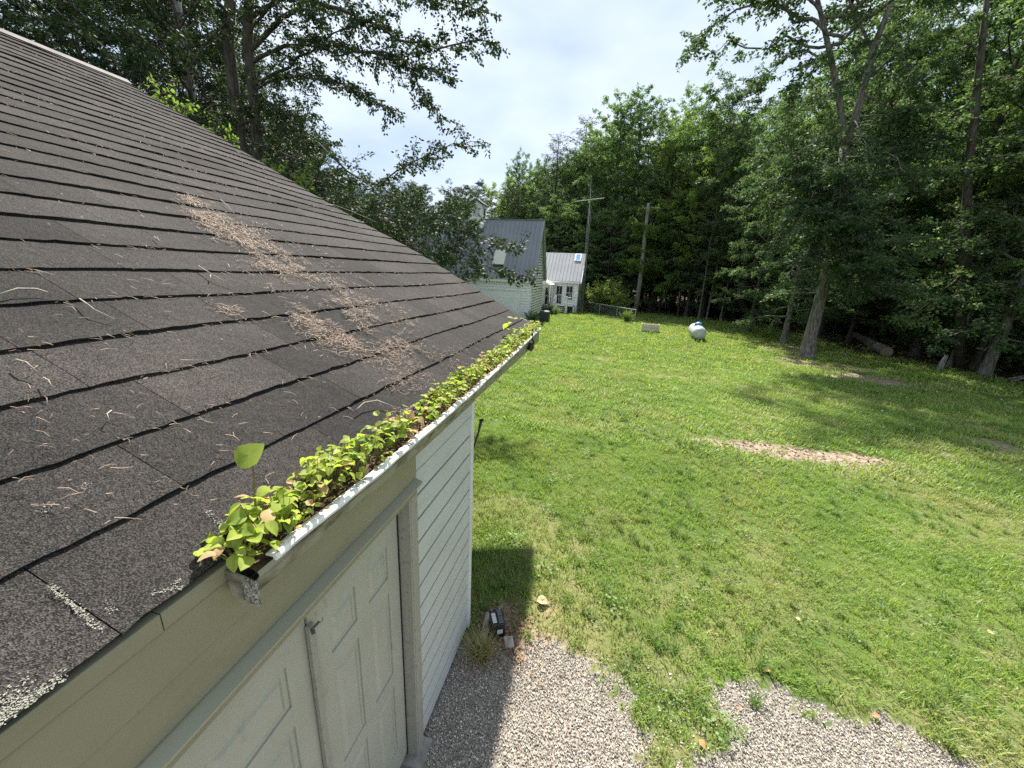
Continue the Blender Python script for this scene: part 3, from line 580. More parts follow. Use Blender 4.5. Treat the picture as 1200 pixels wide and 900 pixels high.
bp = N(t, 'ShaderNodeBump', i_Strength=.8, i_Distance=.004); t.links.new(vo.outputs['Distance'], bp.inputs['Height']); bp2 = N(t, 'ShaderNodeBump', i_Strength=.5, i_Distance=.02); t.links.new(tnoise(t, P_, 14.0), bp2.inputs['Height']); t.links.new(bp.outputs[0], bp2.inputs['Normal']); t.links.new(bp2.outputs[0], b.inputs['Normal'])
rs_ = random.Random(21)
EXP = .281; NC = int(smax / EXP) + 1
def wav(s, y): return float((fbm(np.array(y * .9 + s * 2.0), np.array(s * 1.7), 2) - .5) * .030)
def shingle(mb, s0, s1, y0, y1, lift):
    """a strip with a slightly ragged, curled butt edge, thick at the bottom and thin at the top"""
    n = max(3, int((y1 - y0) / .045)); lo = []; lot = []; up_ = []; lob = []
    for i in range(n + 1):
        y = y0 + (y1 - y0) * i / n; e_ = wav(s0, y) + rs_.uniform(-.006, .005); w_ = sag(s0, y); c_ = (lift * (.3 + 1.0 * float(vnoise(y * 3.1 + s0 * 7, s0 * 5.0))) + .003) * (.05 + 1.5 * float(vnoise(y * 2.3 + 50, s0 * 6.0)) ** 2)+.002 + w_
        c_ += .006 * float(vnoise(y * 13.0, s0 * 9))
        lob.append(roofpt(s0 + e_ + .004, y, .0 + w_ - .004)); lot.append(roofpt(s0 + e_, y, .0045 + c_)); up_.append(roofpt(min(s1 + .035, smax), y, -.004 + sag(s1, y)))
    mid = [roofpt(s0 + .09, y0 + (y1 - y0) * i / n, .0075 + lift * .15 + sag(s0 + .09, y0 + (y1 - y0) * i / n)) for i in range(n + 1)]
    V = lob + lot + mid + up_; k = n + 1; Fs = []
    for i in range(n):
        Fs += [(i, i + 1, k + i + 1, k + i), (k + i, k + i + 1, 2 * k + i + 1, 2 * k + i), (2 * k + i, 2 * k + i + 1, 3 * k + i + 1, 3 * k + i)]
    Fs += [(0, k, 2 * k, 3 * k), (n, n + 3 * k, n + 2 * k, n + k)]
    mb.add(V, Fs)
cand = []
for c_ in range(NC):
    s0 = c_ * EXP; s1 = min((c_ + 1) * EXP, smax); y = YN + rs_.uniform(-.5, 0)
    if c_ == 0: cuts = [YN, -.5, .449, 1.35, 2.25, 3.2, 4.1, 5.05, YR + .02]
    elif c_ == 1: cuts = [YN, -.9, .02, .80, 1.72, 2.6, 3.5, 4.4, 5.3, YR + .02]
    else:
        cuts = [YN]; y = YN + rs_.uniform(.3, .9)
        while y < YR - .2: cuts.append(y); y += rs_.choice([.42, .55, .70, .90, .90])
        cuts.append(YR + .02)
    for a, b_ in zip(cuts[:-1], cuts[1:]):
        d = math.hypot(-1 - s0 / LEN, (a + b_) / 2, s0 * SL / LEN - .83); vis = (b_ > .15 + s0 * .3); cand.append((0 if vis else 1, d, s0, s1, a + .0015, b_ - .0015))
cand.sort(); rest = MB()
for i, (v_, d, s0, s1, a, b_) in enumerate(cand):
    lf_ = rs_.uniform(.000, .006)
    if i < 298: m_ = MB(); shingle(m_, s0, s1, a, b_, lf_); bpart(m_, 'shingle', shm, gar)
    else: shingle(rest, s0, s1, a, b_, lf_)
tag(bpart(rest, 'far_shingles', shm, gar), kind='stuff')
bpart(MB().add([roofpt(smax - .12, YN, .03), roofpt(smax - .12, YR + .03, .03), roofpt(smax, YR + .03, .055), roofpt(smax, YN, .055), (2 * XR - roofpt(smax - .12, 0, .03)[0], YR + .03, roofpt(smax - .12, 0, .03)[2]), (2 * XR - roofpt(smax - .12, 0, .03)[0], YN, roofpt(smax - .12, 0, .03)[2])], [(0, 1, 2, 3), (3, 2, 4, 5)]), 'ridge_cap', mat('ridge_grey', (.15, .145, .135), .8, var=(.09, .085, .08), vscale=6), gar)

# pale lichen along the first course and the eave edge
r = np.random.RandomState(14); LP = []
for (a, b_, n, j) in (((58, 690), (118, 742), 210, 2.6), ((0, 848), (75, 795), 230, 4.0), ((0, 850), (30, 810), 200, 9), ((178, 700), (215, 690), 50, 2.0), ((125, 715), (130, 720), 25, 3.5), ((240, 600), (266, 622), 70, 2.5), ((40, 605), (60, 595), 20, 3), ((95, 575), (105, 573), 20, 3), ((200, 690), (210, 683), 30, 1.5)):
    t_ = r.rand(n)[:, None]; q = np.array(a) * (1 - t_) + np.array(b_) * t_ + r.randn(n, 2) * j; LP += [roofhit(*k) for k in q]
LP = np.array(LP); LP = LP[LP[:, 0] < -.975]; n = len(LP); LP += np.array([SL, 0, 1]) * .0105
V = leaf_quads(LP, r.randn(n, 3) * [1, 1, .1], np.tile([SL, 0, 1.0], (n, 1)) + r.randn(n, 3) * .1, .0015 + .0045 * r.rand(n) ** 2, .0015 + .003 * r.rand(n), .12)
o = link('lichen_flakes', quads_mesh('lichen_flakes', V, mat('pale_lichen', (.24, .24, .20), .9, var=(.26, .26, .2), vscale=60)), gar); o.location = -gar.location; o['kind'] = 'stuff'
# gutter along the eave: K profile following the sagging lip
gal = mat('gutter_white', (.84, .84, .82), .45, var=(.50, .49, .46), vscale=9, vdet=9, ramp=(.45, .72), bump=.0005)
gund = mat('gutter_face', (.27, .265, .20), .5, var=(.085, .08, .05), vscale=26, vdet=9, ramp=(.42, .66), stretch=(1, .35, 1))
GY_ = [.70, 1.0, 1.6, 2.3, 2.9, 3.4, 4.2, 5.0, 5.72]; 
def gsec(y):
    f = np.interp(y, [.7, 1.3, 2.4, 4.0, 5.75], [-.868, -.870, -.872, -.895, -.935]); zt = np.interp(y, [.7, 1.0, 1.4, 2.4, 4.0, 5.75], [2.668, 2.660, 2.648, 2.648, 2.668, 2.690]); return f, zt
def sweep(fn, ys, m_, name_, par, closed=True):
    mb = MB(); k = len(fn(ys[0]))
    for y in ys: mb.v += [tuple(map(float, p)) for p in fn(y)]
    for i in range(len(ys) - 1):
        for j in range(k if closed else k - 1):
            a = i * k + j; b_ = i * k + (j + 1) % k; mb.f.append((a, b_, b_ + k, a + k)); mb.mi.append(0)
    if closed: mb.f += [tuple(range(k))[::-1], tuple((len(ys) - 1) * k + j for j in range(k))]; mb.mi += [0, 0]
    return bpart(mb, name_, m_, par)
def face(y):
    f, z = gsec(y); x0 = XW + .022
    o_ = [(f, z - .012), (f + .004, z - .028), (f - .012, z - .048), (f - .034, z - .072), (f - .038, z - .112), (x0, z - .112), (x0, z - .03)]
    i_ = [(x0 + .002, z - .03), (x0 + .002, z - .109), (f - .041, z - .109), (f - .037, z - .071), (f - .015, z - .046), (f + .001, z - .027), (f - .003, z - .012)]
    return [(a, y, b_) for a, b_ in o_ + i_]
ys = list(np.linspace(.70, 5.73, 46))
gut = sweep(face, ys, gund, 'gutter', gar)
def lip(y):
    f, z = gsec(y); d_ = .002 * math.sin(y * 9) + .0015 * math.sin(y * 23)
    return [(f + a, y, z + b_ + d_) for a, b_ in [(.008, -.016), (.011, -.004), (.005, .004), (-.016, .004), (-.030, -.001), (-.030, -.007), (-.004, -.006), (-.003, -.016)]]
sweep(lip, list(np.linspace(.755, 5.745, 60)), gal, 'gutter_lip', gar)
f0, z0 = gsec(.7)
dirtycap = mat('dirty_metal', (.48, .46, .42), .35, .55, var=(.20, .18, .14), vscale=16, vdet=9, ramp=(.4, .62), bump=.002, bscale=60)
ec = MB().prism([(f0 + .003, .697, z0 - .045), (f0 - .014, .697, z0 - .055), (f0 - .036, .697, z0 - .080), (f0 - .044, .697, z0 - .120), (XW + .03, .697, z0 - .112), (XW + .022, .697, z0 - .030), (f0 - .05, .697, z0 - .036)], (0, -.006, 0))
bpart(ec, 'gutter_end_cap', dirtycap, gar)
r = np.random.RandomState(3); n = 1500; a0 = np.stack([f0 - .045 + r.rand(n) * .05, .690 - r.rand(n) * .006, z0 - .035 - r.rand(n) * .085], 1)
keep_ = a0[:, 0] - f0 > -.05 + (-(a0[:, 2] - z0) - .04) * -.1; a0 = a0[keep_]; n = len(a0)
V = leaf_quads(a0, r.randn(n, 3) * [1, .3, 1], r.randn(n, 3) * .4 + [0, -1, 0], .002 + .005 * r.rand(n), .002 + .003 * r.rand(n))
o = link('lichen_crust', quads_mesh('lichen_crust', V, mat('lichen', (.62, .60, .52), .9, var=(.25, .22, .16), vscale=90, ramp=(.4, .6))), gar); o.location = -gar.location; o['kind'] = 'stuff'
for yy in (2.33, 5.0):
    f, z = gsec(yy); bpart(MB().box(XW + .02, f + .010, yy - .012, yy + .012, z + .0035, z + .0075).tube([(f - .0, yy, z + .01), (f + .012, yy + .01, z + .016), (f + .022, yy + .004, z + .012)], .004, 5), 'gutter_strap', gal, gar)
blk = mat('black_plastic', (.012, .012, .012), .4)
f, z = gsec(5.0)
bpart(MB().tube([(f + .005, 5.0, z + .10), (f + .002, 5.0, z + .01), (f + .006, 5.0, z - .05)], .012, 6), 'gutter_hook', blk, gar)
bpart(MB().tube([(f - .01, 5.02, z - .10), (f - .01, 5.02, z - .15), (f - .03, 5.02, z - .19)], [.035, .045, .04], 10).tube([(f + .012, 5.0, z - .04), (f + .03, 5.0, z - .08), (f + .01, 5.0, z - .12)], .014, 6), 'downspout_outlet', blk, gar)
# black bar sticking out beyond the rear of the wall corner
q0 = atY(556, 522, 3.05); q1 = atY(564, 493, 3.15)
bpart(MB().tube([np.array([XW - .03, 3.0, q0[2] - .03]), q0, (q0 + q1) / 2 + [.004, 0, .0], q1], [.008, .008, .009, .014], 6).tube([q1 - [.016, 0, .004], q1 + [.018, 0, .010]], .013, 6), 'wall_hook', blk, gar)

# ------------------------------------------------------------------ litter on the roof
rng = np.random.RandomState(77)
def onroof_px(px, n, jit=6.0):
    """random points around a polyline traced on the roof"""
    px = np.array(px, float); seg = np.linalg.norm(np.diff(px[:, :2], axis=0), axis=1); cum = np.r_[0, np.cumsum(seg)]; t = rng.rand(n) * cum[-1]; j = np.clip(np.searchsorted(cum, t) - 1, 0, len(seg) - 1)
    f = ((t - cum[j]) / seg[j])[:, None]; q = px[j] + (px[j + 1] - px[j]) * f; q2 = q[:, :2] + rng.randn(n, 2) * q[:, 2:3] * [1, .7]
    return np.array([roofhit(u, v) for u, v in q2])
L1 = onroof_px([(212, 236, 5), (250, 262, 10), (300, 290, 14), (345, 325, 18), (390, 355, 22), (440, 385, 22), (480, 405, 14)], 9500)
L2 = onroof_px([(345, 372, 8), (385, 395, 11), (420, 412, 12)], 900)
L3 = onroof_px([(250, 360, 7), (275, 372, 5)], 130)
L4 = onroof_px([(430, 400, 12), (470, 430, 14), (520, 420, 20), (450, 470, 12)], 900)
L5 = onroof_px([(468, 480, 7), (482, 492, 8), (470, 498, 8)], 300)
m7 = 4200; sk = (1 + rng.randint(0, NC - 2, m7)) * EXP; yk = rng.rand(m7) * (YR + .3) - .3; L7 = np.array([roofpt(a - .004 - abs(rng.randn()) * .010, b_, -.016) for a, b_ in zip(sk, yk)]); L7 = L7[fbm(L7[:, 1] * 2.2, sk * 3.0, 2) > .47]
n6 = 480; q6 = np.stack([rng.rand(n6) * 600, rng.rand(n6) * 560 + 60], 1); L6 = np.array([roofhit(u, v) for u, v in q6])
LP = np.concatenate([L1, L2, L3, L4, L5]); LP = LP[(fbm(LP[:, 1] * 5.5, LP[:, 0] * 5.5, 3) + .16 * rng.rand(len(LP))) > .50]; LP = np.concatenate([LP, L6, L7]); s = (-0.985 - LP[:, 0]) * LEN; k = (s > .02) & (s < smax - .1) & (LP[:, 1] < YR - .05) & (LP[:, 1] > -.5) & (LP[:, 2] > EZ); LP = LP[k]; n = len(LP)
aE = rng.rand(n) * 6.28 ; aE = np.where(rng.rand(n) < .5, rng.randn(n) * .5 + 2.2, aE)
sx = np.stack([-np.cos(aE) / LEN, np.sin(aE), np.cos(aE) * SL / LEN], 1); nn = np.array([SL / LEN, 0, 1 / LEN])
Lh = (.006 + .022 * rng.rand(n) ** 2); dist = np.linalg.norm(LP - EYE, axis=1); wd = .0010 + .0006 * dist * (.6 + .8 * rng.rand(n))
cr_ = rng.randn(n, 1) * .35; sd = np.cross(sx, nn); A = LP + nn * (.020 + .016 * rng.rand(n, 1)); B = A + sx * Lh[:, None] + nn * rng.randn(n, 1) * .006; Cc = B + (sx + sd * cr_) * Lh[:, None] - nn * .004
wv = sd * wd[:, None] * .5
V = np.stack([A - wv, A + wv, B + wv, B - wv, B - wv, B + wv, Cc + wv * .5, Cc - wv * .5], 1).reshape(-1, 3)
lm = leafmat('needle_litter', (.085, .052, .036), (.33, .235, .165), trans=.1, scale=25, rnd=.6)
tag(link('needle_litter', quads_mesh('needle_litter', V, lm)), 'brown pine needles and catkins strewn in a band across the roof', 'litter', kind='stuff')
twm = mat('dry_twig', (.24, .20, .15), .8, var=(.44, .39, .31), vscale=30)
def twig(pxs, rad, label, fork=None):
    P = [roofhit(u, v) + np.array([.012, 0, .030]) for u, v in pxs]; c0 = P[0]; m = MB()
    P = [p + np.array([0, 0, .012 * math.sin(math.pi * i / (len(P) - 1))]) for i, p in enumerate(P)]
    m.tube([p - c0 for p in P], [rad * .68 * (1 - .5 * i / len(P)) for i in range(len(P))], 6)
    if fork: m.tube([roofhit(u, v) + np.array([.012, 0, .034]) - c0 for u, v in fork], rad * .7, 5)
    o = m.build('twig', twm, None, True); o.location = c0; tag(o, label, 'twig', 'twigs lying on the shingle roof')
twig([(415, 487), (425, 480), (440, 477), (458, 482)], .006, 'thick pale bent twig just above the gutter seedlings')
twig([(232, 317), (246, 328), (256, 334), (270, 339)], .0045, 'forked pale twig left of the needle band', [(246, 328), (246, 333)])
twig([(0, 354), (22, 350), (44, 350), (56, 351)], .006, 'curved pale twig at the left edge of the roof')
twig([(93, 358), (104, 368), (110, 373), (134, 382)], .0045, 'kinked pale twig resting below a shingle edge on the left')
twig([(19, 431), (32, 438), (44, 446)], .0045, 'short grey twig low on the left of the roof')
twig([(51, 452), (58, 459), (62, 465)], .0035, 'tiny crooked twig below the short grey one')
twig([(168, 205), (200, 212), (240, 224), (275, 240)], .0045, 'long thin twig lying above the start of the needle band')
twig([(360, 243), (390, 243), (410, 250), (440, 262)], .006, 'long thin twig high on the roof near the rake')
twig([(420, 328), (436, 338), (446, 346)], .0045, 'straight twig on the upper right shingles')
twig([(258, 238), (266, 246), (275, 256)], .005, 'straight stick poking out of the top of the needle band')
twig([(130, 490), (126, 498), (128, 503)], .0028, 'hair thin hooked stem in the middle of the lower roof')
twig([(180, 283), (187, 290), (196, 293)], .004, 'small curved twig left of the needle band top')

# ------------------------------------------------------------------ gutter soil and seedlings
ms = MB()
soil = mat('gutter_soil', (.030, .018, .012), .95, var=(.11, .06, .04), vscale=45, bump=.004)
yy = np.linspace(.712, 5.72, 160)
for i, y in enumerate(yy):
    f, z = gsec(y)
    for j in range(6):
        x = XW + .026 + (f - .012 - XW - .026) * j / 5; ms.v.append((x, y, z - .028 + .020 * float(vnoise(y * 14, x * 60.0)) - .004 * j))
for i in range(len(yy) - 1):
    for j in range(5): a = i * 6 + j; ms.f.append((a, a + 1, a + 7, a + 6)); ms.mi.append(0)
tag(ms.build('gutter_soil', soil, None, True), 'dark rotted leaf mould filling the white gutter', 'soil', kind='stuff')
n = 1500; y = .71 + 4.9 * rng.rand(n); fz = [gsec(q) for q in y]; f = np.array([q[0] for q in fz]); z = np.array([q[1] for q in fz]); x = XW + .0 + (f - XW) * rng.rand(n); P = np.stack([x, y, z - .012 + .03 * rng.rand(n)], 1)
V = leaf_quads(P, rng.randn(n, 3) * [1, 1, .5], rng.randn(n, 3) * .5 + [0, 0, 1], .008 + .024 * rng.rand(n), .006 + .012 * rng.rand(n), .3)
tag(link('gutter_litter', quads_mesh('gutter_litter', V, M['seedling_dry'])), 'dead brown leaves and stalks tangled among the seedlings', 'litter', kind='stuff')
def round_leaf(mb, base, d, up, L, Wd, cup=.15, lobes=0, rr=None):
    d = np.array(d, float); d /= np.linalg.norm(d); up = np.array(up, float); s_ = np.cross(d, up); s_ /= np.linalg.norm(s_) + 1e-9; u_ = np.cross(s_, d); rr = rr or random
    prof = [(0, 0), (.06, .26), (.25, .46), (.48, .50), (.72, .37), (.90, .16), (1, 0), (.90, -.16), (.72, -.37), (.48, -.50), (.25, -.46), (.06, -.26)]
    V = []
    for i, (a, b_) in enumerate(prof):
        k = 1 + (lobes * (.22 if i % 3 == 0 else -.06)); V.append(base + d * L * (.5 + (a - .5) * k) + s_ * b_ * Wd * k + u_ * (cup * abs(b_) * Wd * 1.4 - .22 * L * a * a + rr.uniform(-.03, .03) * L))
    V.append(base + d * L * .45 + u_ * (-.02 * L)); mb.add(V, [(i, (i + 1) % 12, 12) for i in range(12)])
pr = random.Random(4)
def seedling(x, y, z, h, n, L, label, group=None, parts=True, dry=.12, name='seedling', spread=.055, bigtop=None):
    t = thing(name, label, 'seedling', (x, y, z), 0, group); st = MB(); lv = MB(); dv = MB()
    for i in range(n):
        a = pr.uniform(0, 6.28); q = spread * math.sqrt(pr.random()); hh = h * pr.uniform(.45, 1.0) * (1 - .3 * q / max(spread, .01))
        tip = np.array([math.cos(a) * q, math.sin(a) * q, hh]); b0 = np.array([math.cos(a) * q * .25, math.sin(a) * q * .3, 0])
        st.tube([b0, (b0 + tip) / 2 + np.array([pr.uniform(-.006, .006), 0, .005]), tip], [.0018, .0014, .001], 4)
        k_ = pr.choice([1, 2, 2]); 
        for j in range(k_):
            aa = a + pr.uniform(-1.1, 1.1) + j * 2.6; LL = L * pr.uniform(.6, 1.25); el = pr.uniform(-1.1, .6)
            d = [math.cos(aa), math.sin(aa), el]; up = [pr.uniform(-.7, .7), pr.uniform(-.7, .7), 1]
            if parts:
                m_ = MB(); round_leaf(m_, tip, d, up, LL, LL * pr.uniform(.70, .95), pr.uniform(.15, .55), 0, pr); m_.build('leaf', M['seedling'] if pr.random() > dry else M['seedling_dry'], t, True)
            else: round_leaf(lv if pr.random() > dry else dv, tip, d, up, LL, LL * .85, pr.uniform(.05, .35), 0, pr)
    if bigtop:
        hx, hy, hz, BL = bigtop; st.tube([(0, 0, 0), (hx * .5, hy * .4, hz * .6), (hx, hy, hz)], [.0035, .003, .0022], 6)
        m_ = MB(); round_leaf(m_, np.array([hx - .02, hy - BL * .35, hz - .012]), [.45, .55, .75], [.1, -1.0, .75], BL, BL * 1.0, .16, .14, pr); m_.build('leaf', M['seedling'], t, True)
    st.build('stem', M['stem'], t)
    if not parts:
        o = lv.build('foliage', M['seedling'], t)
        if dv.v: dv.build('dry_foliage', M['seedling_dry'], t)
    return t
ymid = lambda y: ((XW + gsec(y)[0]) / 2 - .015, gsec(y)[1] - .02)
near_ = [(.735, .15, 12, .055, 'bright lime seedling spilling over the broken near end of the gutter', None),
         (.80, .17, 12, .058, 'seedling with one big lobed leaf standing up on a bare stalk', (-.02, .035, .275, .086)),
         (.87, .18, 12, .050, 'dense lime seedling just behind the one with the big lobed leaf', None),
         (.95, .13, 10, .040, 'half withered seedling where the gutter lip is chipped', None),
         (1.04, .20, 13, .044, 'upright yellow green seedling beyond the withered one', None),
         (1.13, .22, 13, .044, 'tall bushy seedling leaning over the shingles in the near row', None),
         (1.22, .20, 12, .043, 'leafy seedling at the far end of the near dense row', None)]
for y, h, n, L, lab, bt in near_:
    x, z = ymid(y); seedling(x - .015, y, z, h, n + 20, L * .74, lab, 'seedlings rooted in the gutter', True, .3 if 'wither' in lab else .08, bigtop=bt, spread=.085)
gl = lambda y: 'yellow green seedling in the gutter row ' + ('just before the bare stretch' if y < 1.75 else 'just past the bare stretch' if y < 2.4 else 'beyond the joint strap of the gutter' if y < 3.3 else 'in the thin far part of the row' if y < 4.4 else 'near the black hook at the far end')
y = 1.28
while y < 5.66:
    if not (1.70 < y < 1.86):
        x, z = ymid(y); tall = .21 if y < 1.6 else .17
        if 2.35 < y < 2.6: tall = .22
        seedling(x - .01 + pr.uniform(-.015, .015), y, z, tall * pr.uniform(.7, 1.2), pr.choice([15, 18, 21]), pr.uniform(.026, .038), gl(y), 'crowded seedlings along the gutter', False, pr.choice([.05, .1, .3]), spread=.085)
    y += pr.uniform(.055, .085)
x, z = ymid(1.80); seedling(x, 1.80, z, .10, 3, .040, 'lone sparse seedling in the bare stretch beside the nest of stalks', None, True, 0, spread=.03)
x, z = ymid(3.3); seedling(x - .03, 3.15, z, .22, 6, .035, 'thin dry brown stemmed seedling standing above the row midway', None, False, .8, spread=.05)
x, z = ymid(4.6); seedling(x - .05, 4.45, z, .42, 7, .085, 'tall lobed leaf sapling rising in front of the house at the far end', None, False, 0, 'sapling', spread=.10)

# ------------------------------------------------------------------ things on the ground near the wall
def wbox(name, m, par, c, sx, sy, sz, rz=0, bev=0.004, z0=None):
    mb = MB().box(-sx / 2, sx / 2, -sy / 2, sy / 2, 0, sz); o = mb.build(name, m, par, bevel=bev); o.location = c; o.rotation_euler = (0, 0, rz); return o
g_ = gnd(582, 738); bt = thing('car_battery', 'black car battery standing in the leaf litter by the wall corner', 'battery', (g_[0], g_[1], .0), R(28))
bb = mat('battery_black', (.016, .016, .018), .35); sil = mat('battery_label', (.62, .64, .64), .35, .3)
wbox('case', bb, bt, (0, 0, 0), .125, .185, .145); wbox('top', bb, bt, (0, 0, .1455), .131, .191, .022)
wbox('label', sil, bt, (-.034, -.008, .168), .040, .115, .0015, bev=0); wbox('cell_cap', mat('cap_grey', (.10, .11, .12), .3), bt, (.026, .042, .1685), .048, .078, .012); wbox('cell_cap', mat('cap_grey2', (.09, .10, .11), .3), bt, (.026, -.045, .1685), .048, .078, .012)
for sx_ in (-.042, .042): bpt = MB().tube([(sx_, .078, .168), (sx_, .078, .184)], [.009, .007], 10).build('terminal', mat('lead', (.35, .35, .36), .4, .7), bt)
wbox('front_label', sil, bt, (0.01, -.0945, .055), .055, .0015, .05, bev=0)
wood = mat('weathered_wood', (.22, .19, .15), .85, var=(.42, .38, .31), vscale=7, vdet=8, stretch=(6, 1, 1), coords='obj', bump=.002, bscale=50)
g_ = gnd(568, 741); o = MB().box(-.028, .028, -.19, .19, 0, .038).build('wooden_board', wood, None, bevel=.005); o.location = (g_[0], g_[1], .012); o.rotation_euler = (R(2), 0, R(6)); tag(o, 'narrow weathered board lying along the left side of the battery', 'board')
g_ = gnd(596, 755); o = MB().box(-.045, .045, -.055, .055, 0, .03).build('wooden_offcut', wood, None, bevel=.004); o.location = (g_[0], g_[1], .012); o.rotation_euler = (0, R(4), R(24)); tag(o, 'short square offcut of weathered board in front of the battery', 'board')
n = 900; c0 = gnd(590, 742); P = np.stack([c0[0] + rng.randn(n) * .20, c0[1] + rng.randn(n) * .20, .008 + rng.rand(n) * .02], 1); P = P[(P[:, 0] > XW + .03) | (P[:, 1] > 2.95)]; n = len(P)
lit = leafmat('leaf_litter', (.10, .055, .03), (.34, .22, .13), trans=.1, scale=18, rnd=.5)
tag(link('leaf_litter', quads_mesh('leaf_litter', leaf_quads(P, rng.randn(n, 3) * [1, 1, .25], rng.randn(n, 3) * .3 + [0, 0, 1], .015 + .03 * rng.rand(n), .01 + .02 * rng.rand(n), .3), lit)), 'brown dead leaves drifted against the wall corner around the battery', 'litter', kind='stuff')
V = grass_proto(31, 260, .085, .22, .005, 1.0); o = link('grass_tuft', quads_mesh('grass_tuft', V, M['drygrass'])); g_ = gnd(563, 768); o.location = (g_[0], g_[1], 0); tag(o, 'big brownish grass tuft growing at the foot of the wall by the gravel', 'grass tuft')
for i, (u, v, s_, lab) in enumerate([(636, 709, .065, 'pale tan dead leaf on the grass just right of the garage shadow'), (899, 787, .024, 'orange dead leaf near the upper edge of the right gravel strip'), (934, 728, .022, 'small tan dead leaf lying mid lawn above the right gravel'), (1025, 840, .026, 'orange dead leaf at the edge of the gravel under the grass bank'), (866, 832, .018, 'tiny rusty dead leaf on the gravel strip'), (821, 875, .026, 'orange dead leaf on the gravel between two grass islands'), (1160, 745, .030, 'pale dry leaf on the lawn near the right edge'), (818, 641, .02, 'small brown dead leaf in the near lawn')]):
    m = MB(); round_leaf(m, np.array([-s_, 0, 0.]), [1, .2, .15], [0, .2, 1], s_ * 2, s_ * 1.8, .3, .2, pr)
    o = m.build('dead_leaf', mat('dead_leaf_tan' if 'pale' in lab or 'tan' in lab else 'dead_leaf_orange', (.50, .36, .20) if 'pale' in lab or 'tan' in lab else (.50, .20, .08), .7)); g_ = gnd(u, v); o.location = (g_[0], g_[1], .035 if v < 780 or v == 875 else .02); o.rotation_euler = (.2, .1, i); tag(o, lab, 'leaf', 'dead leaves on the ground')

# ------------------------------------------------------------------ house
HX = -5.45
hs = thing('house', 'white clapboard house with steep grey metal roof beyond the garage', 'house', (HX, 28.3, 0))
hw = mat('house_white', (.88, .88, .88), .5, var=(.84, .84, .84), vscale=2); met = mat('metal_roof', (.235, .245, .265), .75, .0, var=(.27, .28, .30), vscale=.8, vdet=8, ramp=(.4, .6)); tw_ = mat('house_trim', (.78, .78, .75), .5); dk = mat('dark_glass', (.02, .025, .03), .08, spec=.8); gtr = mat('green_trim', (.36, .40, .30), .6)
YF, YB, YM, ZE, ZR = 28.35, 33.2, 30.62, 2.93, 7.22
XL = -15.8
def clap(mb, a, b_, z0, z1, out, step=.115):
    a = np.array(a, float); b_ = np.array(b_, float); out = np.array(out, float); z = z0
    while z < z1 - .01:
        h = min(step, z1 - z) - .028; p = [a + out * .028 + [0, 0, z + h], a + out * .045 + [0, 0, z], a + [0, 0, z - 0.0]]; q = [b_ + out * .02 + [0, 0, z + h], b_ + out * .045 + [0, 0, z], b_ + [0, 0, z]]
        mb.add(p + q, [(0, 1, 4, 3), (1, 2, 5, 4), (0, 2, 1), (3, 4, 5)]); z += step
    return mb
bpart(MB().box(XL, HX - .02, YF + .02, YB, 0, ZE + .1), 'wall', hw, hs)
gb = MB().prism([(HX - .021, YF + .02, ZE + .1), (HX - .021, YB, ZE + .1), (HX - .021, YM, ZR - .08)], (-.15, 0, 0)); bpart(gb, 'gable_wall', hw, hs)
bpart(MB().prism([(HX - .0195, YF + .03, .2), (HX - .0195, YB - .01, .2), (HX - .0195, YB - .01, ZE + .1), (HX - .0195, YM, ZR - .1), (HX - .0195, YF + .03, ZE + .1)], (.001, 0, 0)), 'siding_backing', mat('shade_mildew_backing', (.10, .13, .10), .9), hs)  # dark sheet painting shade into the siding gaps, tinted green for mildew
cs_ = MB(); z = .25
while z < ZR - .3:
    if z < ZE + .1: a, b_ = YF + .02, YB
    else: f = (z - ZE - .1) / (ZR - .08 - ZE - .1); a, b_ = YF + .02 + f * (YM - YF), YB - f * (YB - YM)
    cs_.add([(HX + .006, a, z + .15), (HX + .012, a, z), (HX - .018, a, z), (HX + .006, b_, z + .15), (HX + .012, b_, z), (HX - .018, b_, z)], [(0, 1, 4, 3), (1, 2, 5, 4), (0, 2, 1), (3, 4, 5)]); z += .20
tag(bpart(cs_, 'gable_siding', hw, hs), kind='stuff')
fsd = MB(); clap(fsd, (XL, YF + .019, 0), (-9.4, YF + .019, 0), .2, ZE - .05, (0, -1, 0), .15); clap(fsd, (-6.15, YF + .019, 0), (HX - .1, YF + .019, 0), .2, 2.05, (0, -1, 0), .2); clap(fsd, (-9.4, YF + .019, 0), (HX - .1, YF + .019, 0), 2.12, ZE - .05, (0, -1, 0), .2)
tag(bpart(fsd, 'front_siding', hw, hs), kind='stuff')
bpart(MB().box(HX - .10, HX + .012, YF - .005, YF + .09, .1, ZE + .1), 'corner_board', tw_, hs)
bpart(MB().box(HX - .02, HX + .012, YB - .08, YB + .01, .1, ZE + .1), 'corner_board', tw_, hs)
bpart(MB().box(HX - .3, HX - .005, YF + .03, YB - .02, -.1, .24), 'foundation', mat('foundation', (.10, .10, .095), .9), hs)
gd = MB().box(-9.3, -6.25, YF - .012, YF + .015, .03, 2.02); gdo = bpart(gd, 'garage_door', hw, hs)
for k in range(4): bpart(MB().box(-9.27, -6.28, YF - .022, YF - .0125, .06 + k * .49, .06 + k * .49 + .465), 'door_section', hw, gdo)
bpart(MB().box(-9.4, -9.3, YF - .03, YF + .01, 0, 2.1).box(-6.25, -6.15, YF - .03, YF + .01, 0, 2.1).box(-9.3, -6.25, YF - .03, YF + .01, 2.025, 2.1), 'garage_door_frame', tw_, hs)
